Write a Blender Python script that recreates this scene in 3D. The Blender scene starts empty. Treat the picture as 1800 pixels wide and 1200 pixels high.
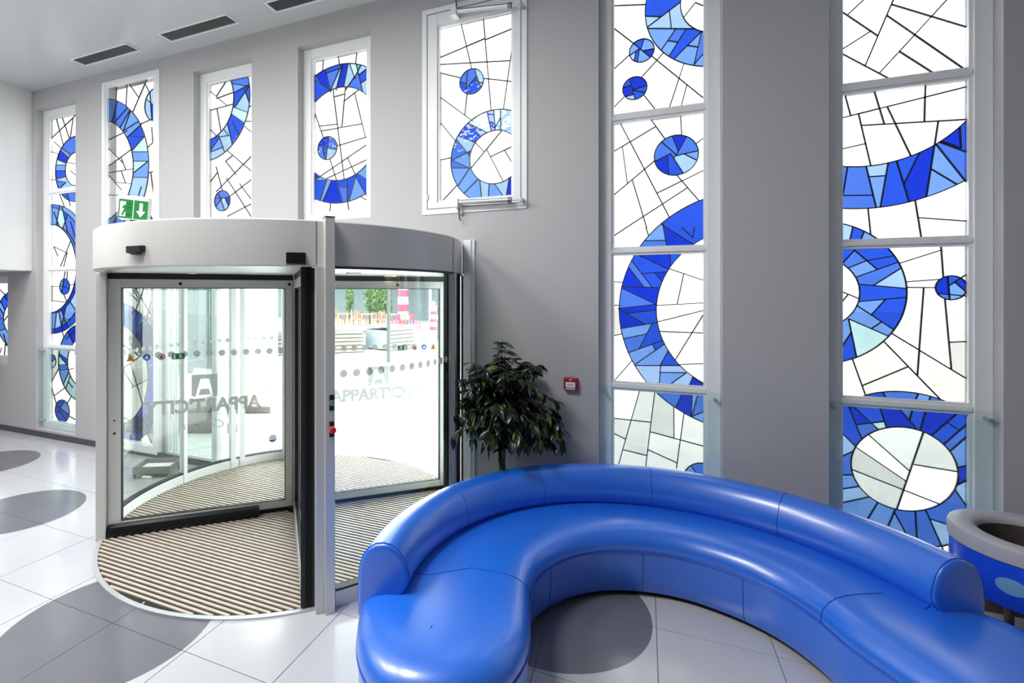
import bpy, bmesh, math, random
from mathutils import Vector, Matrix, geometry
R = math.radians
random.seed(7)
# ------------------------------------------------------------------ camera
SC = bpy.context.scene
COL = SC.collection
F, CX, CY, YAW, H = 857.0, 778.0, 517.0, 0.39307, 2.05      # measured from the photograph (1800 x 1200)
D = 4.271                                                   # distance from the camera to the inner face of the facade
cam = bpy.data.cameras.new('camera'); camo = bpy.data.objects.new('camera', cam); COL.objects.link(camo)
cam.sensor_width = 36.0; cam.sensor_fit = 'HORIZONTAL'; cam.lens = F / 1800 * 36
cam.shift_x = (900 - CX) / 1800; cam.shift_y = -(600 - CY) / 1800
cam.clip_start = .05; cam.clip_end = 300
camo.location = (0, 0, H); camo.rotation_euler = (R(90), 0, YAW)
SC.camera = camo
# ------------------------------------------------------------------ world, light, exposure
SC.view_settings.view_transform = 'Standard'; SC.view_settings.look = 'None'
SC.view_settings.gamma = 1; SC.view_settings.use_curve_mapping = False
SC.view_settings.exposure = 0.72
W = bpy.data.worlds.new('sky'); SC.world = W; W.use_nodes = True
bg = W.node_tree.nodes['Background']; bg.inputs[0].default_value = (.97, .985, 1.0, 1); bg.inputs[1].default_value = 5.6
FILL_POWER = 84           # each added, unseen ceiling panel that fills the lobby with light
# ------------------------------------------------------------------ helpers
def srgb(r, g, b):
    f = lambda v: (v / 255 / 12.92) if v / 255 <= .04045 else ((v / 255 + .055) / 1.055) ** 2.4
    return (f(r), f(g), f(b), 1)
def mat(name, col, rough=.5, metal=0, noise=0, scale=8, bump=0, bscale=60, spec=.5, coat=0):
    m = bpy.data.materials.new(name); m.use_nodes = True; nt = m.node_tree; b = nt.nodes['Principled BSDF']
    b.inputs['Base Color'].default_value = col; b.inputs['Roughness'].default_value = rough
    b.inputs['Metallic'].default_value = metal; b.inputs['Specular IOR Level'].default_value = spec
    b.inputs['Coat Weight'].default_value = coat
    if noise or bump:
        tc = nt.nodes.new('ShaderNodeTexCoord')
    if noise:
        n = nt.nodes.new('ShaderNodeTexNoise'); n.inputs['Scale'].default_value = scale; n.inputs['Detail'].default_value = 5
        mx = nt.nodes.new('ShaderNodeMix'); mx.data_type = 'RGBA'
        mx.inputs[6].default_value = tuple(c * (1 - noise) for c in col[:3]) + (1,); mx.inputs[7].default_value = tuple(min(1, c * (1 + noise)) for c in col[:3]) + (1,)
        nt.links.new(tc.outputs['Object'], n.inputs['Vector']); nt.links.new(n.outputs['Fac'], mx.inputs[0]); nt.links.new(mx.outputs[2], b.inputs['Base Color'])
    if bump:
        n2 = nt.nodes.new('ShaderNodeTexNoise'); n2.inputs['Scale'].default_value = bscale; n2.inputs['Detail'].default_value = 3
        bp = nt.nodes.new('ShaderNodeBump'); bp.inputs['Strength'].default_value = bump; bp.inputs['Distance'].default_value = .01
        nt.links.new(tc.outputs['Object'], n2.inputs['Vector']); nt.links.new(n2.outputs['Fac'], bp.inputs['Height']); nt.links.new(bp.outputs[0], b.inputs['Normal'])
    return m
def emis(name, col, s):
    m = bpy.data.materials.new(name); m.use_nodes = True; nt = m.node_tree; nt.nodes.clear()
    e = nt.nodes.new('ShaderNodeEmission'); o = nt.nodes.new('ShaderNodeOutputMaterial'); e.inputs[0].default_value = col; e.inputs[1].default_value = s
    nt.links.new(e.outputs[0], o.inputs[0]); return m
def glassmat(name, tint, refl=1.0, rough=.03, wav=0, wscale=14, cloud=0):
    """thin glass: tinted transmission plus a fresnel reflection"""
    m = bpy.data.materials.new(name); m.use_nodes = True; nt = m.node_tree; nt.nodes.clear()
    t = nt.nodes.new('ShaderNodeBsdfTransparent'); g = nt.nodes.new('ShaderNodeBsdfGlossy'); mx = nt.nodes.new('ShaderNodeMixShader'); o = nt.nodes.new('ShaderNodeOutputMaterial')
    lw = nt.nodes.new('ShaderNodeLayerWeight'); lw.inputs[0].default_value = .5
    pw = nt.nodes.new('ShaderNodeMath'); pw.operation = 'POWER'; pw.inputs[1].default_value = 5
    fr = nt.nodes.new('ShaderNodeMath'); fr.operation = 'MULTIPLY_ADD'; fr.inputs[1].default_value = .9; fr.inputs[2].default_value = .04
    nt.links.new(lw.outputs['Facing'], pw.inputs[0]); nt.links.new(pw.outputs[0], fr.inputs[0])
    mu = nt.nodes.new('ShaderNodeMath'); mu.operation = 'MULTIPLY'; mu.inputs[1].default_value = refl; mu.use_clamp = True
    tin = tuple(math.sqrt(c) for c in tint[:3]) + (1,)
    t.inputs[0].default_value = tin; g.inputs['Roughness'].default_value = rough
    tc = nt.nodes.new('ShaderNodeTexCoord') if (wav or cloud) else None
    if wav:
        n = nt.nodes.new('ShaderNodeTexNoise'); n.inputs['Scale'].default_value = wscale; n.inputs['Detail'].default_value = 2
        bp = nt.nodes.new('ShaderNodeBump'); bp.inputs['Strength'].default_value = wav; bp.inputs['Distance'].default_value = .02
        nt.links.new(tc.outputs['Object'], n.inputs[0]); nt.links.new(n.outputs['Fac'], bp.inputs['Height']); nt.links.new(bp.outputs[0], g.inputs['Normal'])
    if cloud:
        n = nt.nodes.new('ShaderNodeTexNoise'); n.inputs['Scale'].default_value = 5; n.inputs['Detail'].default_value = 4
        m2 = nt.nodes.new('ShaderNodeMix'); m2.data_type = 'RGBA'; m2.inputs[6].default_value = tuple(c * (1 - cloud) for c in tin[:3]) + (1,); m2.inputs[7].default_value = tuple(min(1, c * (1 + cloud * .4)) for c in tin[:3]) + (1,)
        nt.links.new(tc.outputs['Object'], n.inputs[0]); nt.links.new(n.outputs['Fac'], m2.inputs[0]); nt.links.new(m2.outputs[2], t.inputs[0])
    nt.links.new(fr.outputs[0], mu.inputs[0]); nt.links.new(mu.outputs[0], mx.inputs[0]); nt.links.new(t.outputs[0], mx.inputs[1]); nt.links.new(g.outputs[0], mx.inputs[2]); nt.links.new(mx.outputs[0], o.inputs[0])
    return m
class MB:
    """collects simple shapes into one mesh"""
    def __init__(s): s.v = []; s.f = []
    def add(s, vs, fs):
        k = len(s.v); s.v += [tuple(v) for v in vs]; s.f += [tuple(i + k for i in f) for f in fs]; return s
    def box(s, a, b, M=None):
        x0, y0, z0 = a; x1, y1, z1 = b
        vs = [Vector(p) for p in ((x0, y0, z0), (x1, y0, z0), (x1, y1, z0), (x0, y1, z0), (x0, y0, z1), (x1, y0, z1), (x1, y1, z1), (x0, y1, z1))]
        if M: vs = [M @ v for v in vs]
        return s.add(vs, [(0, 3, 2, 1), (4, 5, 6, 7), (0, 1, 5, 4), (1, 2, 6, 5), (2, 3, 7, 6), (3, 0, 4, 7)])
    def bar(s, p, q, w, h, up=(0, 0, 1)):
        p = Vector(p); q = Vector(q); d = (q - p); L = d.length; d.normalize(); u = Vector(up)
        sd = d.cross(u).normalized(); u = sd.cross(d)
        vs = [p + sd * a * w / 2 + u * b * h / 2 + d * t for t in (0, L) for a, b in ((-1, -1), (1, -1), (1, 1), (-1, 1))]
        return s.add(vs, [(0, 1, 2, 3), (7, 6, 5, 4), (0, 4, 5, 1), (1, 5, 6, 2), (2, 6, 7, 3), (3, 7, 4, 0)])
    def tube(s, pts, rad, n=10, caps=True, closed=False):
        pts = [Vector(p) for p in pts]; m = len(pts); rads = rad if isinstance(rad, (list, tuple)) else [rad] * m
        k = len(s.v); prev = None
        for i, p in enumerate(pts):
            if closed: d = pts[(i + 1) % m] - pts[i - 1]
            else: d = pts[min(i + 1, m - 1)] - pts[max(i - 1, 0)]
            d.normalize()
            if prev is None:
                a = Vector((0, 0, 1)) if abs(d.z) < .9 else Vector((1, 0, 0)); sd = d.cross(a).normalized()
            else:
                sd = (prev - d * prev.dot(d)).normalized()
            prev = sd; u = d.cross(sd)
            for j in range(n):
                an = 2 * math.pi * j / n; s.v.append(tuple(p + (sd * math.cos(an) + u * math.sin(an)) * rads[i]))
        for i in range(m if closed else m - 1):
            for j in range(n):
                a = k + i * n; b = k + ((i + 1) % m) * n
                s.f.append((a + j, a + (j + 1) % n, b + (j + 1) % n, b + j))
        if caps and not closed:
            s.f.append(tuple(k + j for j in reversed(range(n)))); s.f.append(tuple(k + (m - 1) * n + j for j in range(n)))
        return s
    def lathe(s, prof, c=(0, 0, 0), n=32, a0=0, a1=360):
        full = abs(a1 - a0) >= 360; k = len(s.v); cols = n if full else n + 1; m = len(prof)
        for i in range(cols):
            a = R(a0 + (a1 - a0) * i / n)
            for r, z in prof: s.v.append((c[0] + r * math.cos(a), c[1] + r * math.sin(a), c[2] + z))
        for i in range(n):
            j = (i + 1) % cols
            for q in range(m - 1): s.f.append((k + i * m + q, k + j * m + q, k + j * m + q + 1, k + i * m + q + 1))
        return s
    def ringseg(s, r0, r1, z0, z1, c, a0=0, a1=360, n=48):
        """annular block"""
        full = abs(a1 - a0) >= 360
        k0 = len(s.v); s.lathe([(r0, z0), (r1, z0), (r1, z1), (r0, z1), (r0, z0)], c, n, a0, a1)
        if not full:
            s.f.append((k0, k0 + 1, k0 + 2, k0 + 3)); e = k0 + n * 5; s.f.append((e + 3, e + 2, e + 1, e))
        return s
    def prism(s, poly, fa, fb):
        """poly of 2D points, fa / fb map a 2D point to the two 3D ends"""
        n = len(poly); a = [fa(p) for p in poly]; b = [fb(p) for p in poly]
        return s.add(a + b, [tuple(range(n)), tuple(reversed(range(n, 2 * n)))] + [(i, i + n, (i + 1) % n + n, (i + 1) % n) for i in range(n)])
    def build(s, name, m, parent=None, smooth=False, bevel=0, fix=True):
        me = bpy.data.meshes.new(name); me.from_pydata(s.v, [], s.f); me.materials.append(m)
        if fix or bevel:
            bm = bmesh.new(); bm.from_mesh(me); bmesh.ops.remove_doubles(bm, verts=bm.verts, dist=1e-5) if smooth else None
            bmesh.ops.recalc_face_normals(bm, faces=bm.faces)
            if bevel:
                es = [e for e in bm.edges if len(e.link_faces) == 2 and e.calc_face_angle(0) > R(40)]
                bmesh.ops.bevel(bm, geom=es, offset=bevel, segments=2, affect='EDGES', profile=.5, clamp_overlap=True)
            bm.to_mesh(me); bm.free()
        o = link(name, me, parent)
        if smooth:
            for p in me.polygons: p.use_smooth = True
            try: me.set_sharp_from_angle(angle=R(38))
            except Exception: pass
        return o
def link(name, me, parent=None):
    o = bpy.data.objects.new(name, me); COL.objects.link(o)
    if parent: o.parent = parent; o.matrix_parent_inverse = parent_inv(parent)
    return o
def parent_inv(p):
    M = Matrix.Identity(4); q = p
    chain = []
    while q: chain.append(q); q = q.parent
    for q in reversed(chain): M = M @ (q.matrix_parent_inverse @ q.matrix_basis if q.parent else q.matrix_basis)
    return M.inverted()
def empty(name, loc=(0, 0, 0), rz=0):
    o = bpy.data.objects.new(name, None); COL.objects.link(o); o.location = loc; o.rotation_euler = (0, 0, rz); o.empty_display_size = .1
    return o
def tag(o, label, cat=None, group=None, kind=None):
    o['label'] = label
    if cat: o['category'] = cat
    if group: o['group'] = group
    if kind: o['kind'] = kind
    return o
def ray(px, py):
    u = (px - CX) / F; c, s = math.cos(YAW), math.sin(YAW)
    return Vector((u * c - s, u * s + c, -(py - CY) / F))
def ony(px, py, y):
    r = ray(px, py); return Vector((0, 0, H)) + r * (y / r.y)
def onz(px, py, z=0):
    r = ray(px, py); return Vector((0, 0, H)) + r * ((z - H) / r.z)
def at(px, py, t):
    r = ray(px, py); return Vector((0, 0, H)) + r * t
def text_mesh(txt, size, bold=0.0, shear=0.0, spacing=1.0):
    cu = bpy.data.curves.new('txt', 'FONT'); cu.body = txt; cu.size = size; cu.align_x = 'CENTER'; cu.align_y = 'CENTER'; cu.offset = bold; cu.shear = shear; cu.space_character = spacing
    cu.resolution_u = 3
    o = bpy.data.objects.new('txt', cu); COL.objects.link(o)
    me = bpy.data.meshes.new_from_object(o.evaluated_get(bpy.context.evaluated_depsgraph_get())) if False else None
    bpy.context.view_layer.update()
    dg = bpy.context.evaluated_depsgraph_get(); me = bpy.data.meshes.new_from_object(o.evaluated_get(dg))
    vs = [tuple(v.co) for v in me.vertices]; fs = [tuple(p.vertices) for p in me.polygons]
    bpy.data.objects.remove(o); bpy.data.curves.remove(cu); bpy.data.meshes.remove(me)
    return vs, fs
# ------------------------------------------------------------------ materials
M_wall = mat('wall_paint', srgb(184, 184, 186), .62, bump=.05, bscale=220)
M_white = mat('white_paint', srgb(236, 237, 236), .55)
M_ceil = mat('ceiling_paint', srgb(206, 209, 210), .27, bump=.03, bscale=3, spec=.7)
M_frame = mat('white_frame', srgb(240, 243, 244), .35)
M_alu = mat('satin_aluminium', srgb(205, 206, 203), .38, metal=.35)
M_alud = mat('brushed_aluminium', srgb(190, 192, 195), .3, metal=.8)
M_black = mat('black_rubber', srgb(16, 17, 20), .5)
M_blackp = mat('black_plastic', srgb(14, 15, 18), .3)
M_base = mat('baseboard_grey', srgb(78, 78, 86), .5)
M_grout = mat('grout', srgb(120, 120, 126), .8)
M_tile = mat('floor_tile', srgb(188, 189, 193), .15, noise=.05, scale=3, bump=.006, bscale=90, spec=.65)
M_disc = mat('dark_floor_tile', srgb(106, 107, 115), .17, noise=.08, scale=4, bump=.006, bscale=90, spec=.65)
M_lead = mat('lead_came', srgb(62, 64, 66), .5, metal=.4)
M_blue = mat('blue_leatherette', srgb(26, 110, 228), .34, noise=.05, scale=6, bump=.05, bscale=260, spec=.8, coat=1.0)
M_blue.node_tree.nodes['Principled BSDF'].inputs['Coat Roughness'].default_value = .24
M_piping = mat('blue_piping', srgb(30, 92, 208), .4)
M_plinth = mat('dark_plinth', srgb(20, 22, 30), .7)
M_seam = mat('stitched_seam', srgb(18, 62, 160), .5)
G_clear = [glassmat('clear_cathedral_glass_%d' % i, c, .35, .05, .2, 12, cl) for i, (c, cl) in enumerate([((.27, .27, .262), .05), ((.17, .17, .164), .07), ((.148, .148, .144), .08), ((.128, .129, .125), .08)])]
G_blue = [glassmat('blue_glass_%d' % i, c, .5, .06, .4, 10, .12) for i, c in enumerate([tuple(c / 6.7 for c in srgb(*q)[:3]) for q in ((28, 58, 205), (45, 88, 222), (78, 122, 226), (118, 164, 242), (168, 204, 252), (200, 240, 244))])]
G_door = glassmat('door_glass', (.86, .90, .88), 1.2, .01)
G_drum = glassmat('curved_door_glass', (.84, .90, .87), 1.4, .01)
G_guard = glassmat('guard_glass', (.88, .97, .965), 1.0, .02)
G_side = glassmat('sidelight_glass', (.30, .345, .335), 1.2, .01)
def filmmat(name, col, op):
    m = bpy.data.materials.new(name); m.use_nodes = True; nt = m.node_tree; nt.nodes.clear()
    t = nt.nodes.new('ShaderNodeBsdfTransparent'); d = nt.nodes.new('ShaderNodeBsdfDiffuse'); l = nt.nodes.new('ShaderNodeBsdfTranslucent'); a = nt.nodes.new('ShaderNodeMixShader'); b = nt.nodes.new('ShaderNodeMixShader'); o = nt.nodes.new('ShaderNodeOutputMaterial')
    d.inputs[0].default_value = col; l.inputs[0].default_value = col; a.inputs[0].default_value = .13; b.inputs[0].default_value = op
    nt.links.new(d.outputs[0], a.inputs[1]); nt.links.new(l.outputs[0], a.inputs[2]); nt.links.new(t.outputs[0], b.inputs[1]); nt.links.new(a.outputs[0], b.inputs[2]); nt.links.new(b.outputs[0], o.inputs[0])
    return m
M_frost = filmmat('frosted_film', srgb(208, 212, 206), .92)
# ------------------------------------------------------------------ floor
TP = .6265
X0T, Y0T = -3.066, 2.020
floor = empty('floor'); tag(floor, 'glossy light grey tiled lobby floor with dark round inlays', 'floor', kind='structure')
m = MB().box((-14, -7, -.2), (6.2, D + .02, -.004)); m.box((-4.7, D, -.2), (-1.45, D + .6, -.004)); m.build('floor_base', M_grout, floor)
tile_me = None
gap = .0022
DISCS = [((-5.455, 2.734), .50), ((-7.365, 3.357), .49), ((-3.064, 2.017), .60), ((-.565, 3.275), .61)]
for ix in range(-18, 14):
    for iy in range(-3, 4):
        xa = X0T + ix * TP + gap; xb = xa + TP - 2 * gap; ya = Y0T + iy * TP + gap; yb = min(ya + TP - 2 * gap, D)
        if math.hypot((xa + xb) / 2 + 3.06, (ya + yb) / 2 - 3.751) < 1.0: continue
        if yb - ya < TP - .01 or tile_me is None:
            mb = MB().box((0, 0, -.02), (xb - xa, yb - ya, 0)); o = mb.build('floor_tile', M_tile, floor, bevel=.0012)
            if yb - ya > TP - .01: tile_me = o.data
        else:
            o = link('floor_tile', tile_me, floor)
        o.location = (xa, ya, 0)
def clip_poly(poly, axis, v, keep_less):
    out = []
    for i in range(len(poly)):
        a, b = poly[i - 1], poly[i]
        ia = (a[axis] <= v) == keep_less; ib = (b[axis] <= v) == keep_less
        if ia != ib:
            t = (v - a[axis]) / (b[axis] - a[axis]); out.append((a[0] + (b[0] - a[0]) * t, a[1] + (b[1] - a[1]) * t))
        if ib: out.append(b)
    return out
for (cx, cy), rr in DISCS:
    circ = [(cx + rr * math.cos(2 * math.pi * i / 72), cy + rr * math.sin(2 * math.pi * i / 72)) for i in range(72)]
    for ix in range(-18, 14):
        for iy in range(-3, 4):
            xa = X0T + ix * TP + gap * .7; ya = Y0T + iy * TP + gap * .7
            p = clip_poly(circ, 0, xa, False)
            if len(p) > 2: p = clip_poly(p, 0, xa + TP - 1.4 * gap, True)
            if len(p) > 2: p = clip_poly(p, 1, ya, False)
            if len(p) > 2: p = clip_poly(p, 1, min(ya + TP - 1.4 * gap, D), True)
            if len(p) > 2: MB().prism(p, lambda q: (q[0], q[1], -.01), lambda q: (q[0], q[1], .0008)).build('inlay_piece', M_disc, floor)
# the rest of the lobby floor behind the camera
m = MB()
for ix in range(-18, 14):
    for iy in range(-14, -3):
        xa = X0T + ix * TP + gap; ya = Y0T + iy * TP + gap
        m.add([(xa, ya, 0), (xa + TP - 2 * gap, ya, 0), (xa + TP - 2 * gap, ya + TP - 2 * gap, 0), (xa, ya + TP - 2 * gap, 0)], [(0, 1, 2, 3)])
o = m.build('floor_tile_field', M_tile, floor); o['kind'] = 'stuff'
# ------------------------------------------------------------------ facade wall with openings
ZC = 5.0
WT = .17
WIN = {1: (-8.156, -7.251, .105, 4.73), 3: (-5.015, -4.11, 2.83, 4.73), 4: (-3.465, -2.56, 2.83, 4.725), 6: (-.358, .550, .105, 4.73), 7: (1.214, 2.128, .105, 4.73), 8: (-9.76, -8.856, .965, 2.335),
       2: (-6.66, -5.62, .04, 4.83), 5: (-1.955, -.985, 2.83, 4.745)}
WIN[10] = (2.785, 3.695, .105, 4.73); WIN[11] = (4.355, 5.265, .105, 4.73)  # two windows added out of view for daylight and sofa highlights
holes = list(WIN.values()) + [(-4.66, -1.46, -.2, 2.235), (-4.547, -1.573, 2.235, 2.54), (-5.60, -4.70, .02, 2.5)]
def wall_holes(name, xa, xb, za, zb, holes, y0, y1, m):
    xs = sorted({xa, xb} | {v for h in holes for v in h[:2]}); zs = sorted({za, zb} | {v for h in holes for v in h[2:]})
    xs = [x for x in xs if xa <= x <= xb]; zs = [z for z in zs if za <= z <= zb]
    solid = lambda x, z: not any(h[0] < x < h[1] and h[2] < z < h[3] for h in holes) and xa < x < xb and za < z < zb
    mb = MB()
    for i in range(len(xs) - 1):
        for j in range(len(zs) - 1):
            a, b, c, d = xs[i], xs[i + 1], zs[j], zs[j + 1]; mx, mz = (a + b) / 2, (c + d) / 2
            if not solid(mx, mz): continue
            mb.add([(a, y0, c), (b, y0, c), (b, y0, d), (a, y0, d)], [(0, 1, 2, 3)]); mb.add([(a, y1, c), (b, y1, c), (b, y1, d), (a, y1, d)], [(3, 2, 1, 0)])
            e = 1e-4
            if not solid(a - e, mz): mb.add([(a, y0, c), (a, y1, c), (a, y1, d), (a, y0, d)], [(3, 2, 1, 0)])
            if not solid(b + e, mz): mb.add([(b, y0, c), (b, y1, c), (b, y1, d), (b, y0, d)], [(0, 1, 2, 3)])
            if not solid(mx, c - e): mb.add([(a, y0, c), (b, y0, c), (b, y1, c), (a, y1, c)], [(3, 2, 1, 0)])
            if not solid(mx, d + e): mb.add([(a, y0, d), (b, y0, d), (b, y1, d), (a, y1, d)], [(0, 1, 2, 3)])
    return mb.build(name, m, fix=False)
wf = wall_holes('wall_front', -14, 6.2, 0, ZC + .1, holes, D, D + WT, M_wall); tag(wf, 'grey plastered entrance wall pierced by tall narrow windows', 'wall', kind='structure')
tag(MB().box((-14, -7, ZC), (6.2, D, ZC + .15)).build('ceiling', M_ceil), 'pale satin lobby ceiling with slim ventilation grilles', 'ceiling', kind='structure')
tag(MB().box((-14, -7, 2.39), (-8.25, D, ZC)).build('wall_left', M_white, bevel=.004), 'white boxed-out wall above the low far-left passage', 'wall', kind='structure')
tag(MB().box((-14.2, -7, 0), (-14, D, 2.39)).build('wall_far_left', M_wall), 'end wall of the low passage on the left', 'wall', kind='structure')
tag(MB().box((-8.24, -7, 2.95), (6.19, -1.0, ZC - .001)).build('wall_light_block', mat('light_block_grey', srgb(150, 150, 152), .6)), 'added unseen bulkhead that cuts light from the rear half of the lobby', 'wall', kind='structure')  # added unseen block: cuts bounce light from behind for more contrast
tag(MB().box((6.2, -7, 0), (6.4, D, ZC)).build('wall_right', M_wall), 'right lobby wall', 'wall', kind='structure')
tag(MB().box((-14, -7.2, 0), (6.2, -7, ZC)).build('wall_back', mat('rear_wall_paint', srgb(150, 150, 152), .6)), 'rear lobby wall behind the camera', 'wall', kind='structure')
mb = MB()
for a, b in ((-14, -4.66), (-1.46, 6.2)): mb.box((a, D - .014, 0), (b, D + .001, .078))
tag(mb.build('baseboard_front', M_base, bevel=.002), 'dark grey skirting along the entrance wall', 'baseboard', kind='structure')
# unseen ceiling panels added to fill the lobby light
M_fillw = emis("fill_glow", (1, .97, .93, 1), 2)
k = 0
for lx in (-6.8, -4.6, -2.4):
    for ly in (1.0,):
        t = empty('fill_lamp', (lx, ly, ZC)); tag(t, 'square fill lamp added out of view on the lobby ceiling, %s of the row' % ['leftmost', 'middle', 'rightmost'][k], 'lamp', 'added fill lamps'); k += 1
        mb = MB()
        for q in range(4):
            Mq = Matrix.Translation((lx, ly, ZC)) @ Matrix.Rotation(q * math.pi / 2, 4, 'Z'); mb.box((-.65, -.65, -.06), (.65, -.6, 0), Mq)
        mb.build('fill_frame', M_alud, t)
        MB().box((lx - .6, ly - .6, ZC - .03), (lx + .6, ly + .6, ZC - .01)).build('fill_diffuser', M_fillw, t)
        li = bpy.data.lights.new('fill_light', 'AREA'); li.shape = 'SQUARE'; li.size = 1.15; li.energy = FILL_POWER; li.color = (1, .985, .965)
        lo = bpy.data.objects.new('fill_light', li); COL.objects.link(lo); lo.parent = t; lo.location = (0, 0, -.05)
# ------------------------------------------------------------------ stained glass
def circ_fit(P):
    n = len(P); mx = sum(p[0] for p in P) / n; my = sum(p[1] for p in P) / n
    suu = suv = svv = su3 = sv3 = 0
    for x, y in P:
        u, v = x - mx, y - my; suu += u * u; suv += u * v; svv += v * v; su3 += u * (u * u + v * v); sv3 += v * (u * u + v * v)
    det = suu * svv - suv * suv; a = (su3 * svv - sv3 * suv) / 2 / det; b = (sv3 * suu - su3 * suv) / 2 / det
    return (mx + a, my + b), math.sqrt(a * a + b * b + (suu + svv) / n)
def clip_seg(p, q, r):
    t0, t1 = 0., 1.; dx, dy = q[0] - p[0], q[1] - p[1]
    for pp, qq in ((-dx, p[0] - r[0]), (dx, r[1] - p[0]), (-dy, p[1] - r[2]), (dy, r[3] - p[1])):
        if abs(pp) < 1e-12:
            if qq < 0: return None
        else:
            t = qq / pp
            if pp < 0: t0 = max(t0, t)
            else: t1 = min(t1, t)
    if t1 - t0 < 1e-6: return None
    return ((p[0] + dx * t0, p[1] + dy * t0), (p[0] + dx * t1, p[1] + dy * t1))
def arrange(rect, segs, depth=0):
    """split the pane along all lead lines: returns the faces of the planar graph"""
    x0, x1, z0, z1 = rect
    S = [((x0, z0), (x1, z0)), ((x1, z0), (x1, z1)), ((x1, z1), (x0, z1)), ((x0, z1), (x0, z0))]
    for p, q in segs:
        c = clip_seg(p, q, rect)
        if c: S.append(c)
    n = len(S); T = [[0., 1.] for _ in S]
    for i in range(n):
        (ax, ay), (bx, by) = S[i]; rx, ry = bx - ax, by - ay
        lo, hi = min(ax, bx) - 1e-4, max(ax, bx) + 1e-4; lo2, hi2 = min(ay, by) - 1e-4, max(ay, by) + 1e-4
        for j in range(i + 1, n):
            (cx, cy), (dx, dy) = S[j]
            if max(cx, dx) < lo or min(cx, dx) > hi or max(cy, dy) < lo2 or min(cy, dy) > hi2: continue
            sx, sy = dx - cx, dy - cy; den = rx * sy - ry * sx
            if abs(den) < 1e-10: continue
            t = ((cx - ax) * sy - (cy - ay) * sx) / den; u = ((cx - ax) * ry - (cy - ay) * rx) / den
            if -1e-3 <= t <= 1.001 and -1e-3 <= u <= 1.001: T[i].append(min(1, max(0, t))); T[j].append(min(1, max(0, u)))
    V = []; grid = {}
    def vid(p):
        g = (round(p[0] / .0015), round(p[1] / .0015))
        for a in (-1, 0, 1):
            for b in (-1, 0, 1):
                for q in grid.get((g[0] + a, g[1] + b), ()):
                    if abs(V[q][0] - p[0]) < .0012 and abs(V[q][1] - p[1]) < .0012: return q
        V.append(p); grid.setdefault(g, []).append(len(V) - 1); return len(V) - 1
    adj = {}
    for (p, q), ts in zip(S, T):
        ids = [vid((p[0] + (q[0] - p[0]) * t, p[1] + (q[1] - p[1]) * t)) for t in sorted(set(ts))]
        for a, b in zip(ids, ids[1:]):
            if a != b: adj.setdefault(a, set()).add(b); adj.setdefault(b, set()).add(a)
    st = [a for a in adj if len(adj[a]) == 1]
    while st:
        a = st.pop()
        if len(adj.get(a, ())) != 1: continue
        b = adj[a].pop(); adj[b].discard(a)
        if len(adj[b]) == 1: st.append(b)
    # bridge islands to their left neighbour
    comp = {}
    def flood(s, c):
        st = [s]
        while st:
            a = st.pop()
            if a in comp: continue
            comp[a] = c; st += adj[a]
    ci = 0
    flood(vid((x0, z0)), 0)
    for a in list(adj):
        if adj[a] and a not in comp: ci += 1; flood(a, ci)
    if ci:
        extra = []
        for c in range(1, ci + 1):
            vs = [v for v in comp if comp[v] == c]; l = min(vs, key=lambda v: V[v][0]); extra.append(((V[l][0] + .002, V[l][1]), (x0 - .01, V[l][1] + .004)))
        if depth < 3: return arrange(rect, segs + extra, depth + 1)
    order = {a: sorted(nb, key=lambda b: math.atan2(V[b][1] - V[a][1], V[b][0] - V[a][0])) for a, nb in adj.items() if nb}
    seen = set(); faces = []
    for a in order:
        for b in order[a]:
            if (a, b) in seen: continue
            f = []; u, v = a, b
            while (u, v) not in seen:
                seen.add((u, v)); f.append(u); o = order[v]; w = o[(o.index(u) - 1) % len(o)]; u, v = v, w
            ar = sum(V[f[i - 1]][0] * V[f[i]][1] - V[f[i]][0] * V[f[i - 1]][1] for i in range(len(f))) / 2
            if ar > 6e-5: faces.append([V[i] for i in f])
    return faces
def piece_ok(poly):
    """drop zero-width spikes"""
    out = []
    for p in poly:
        if not out or math.hypot(p[0] - out[-1][0], p[1] - out[-1][1]) > 1e-4: out.append(p)
    ch = True
    while ch and len(out) > 3:
        ch = False
        for i in range(len(out)):
            a, c = out[i - 1], out[(i + 1) % len(out)]
            if math.hypot(a[0] - c[0], a[1] - c[1]) < 1e-4: out.pop(i); ch = True; break
    return out
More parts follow.
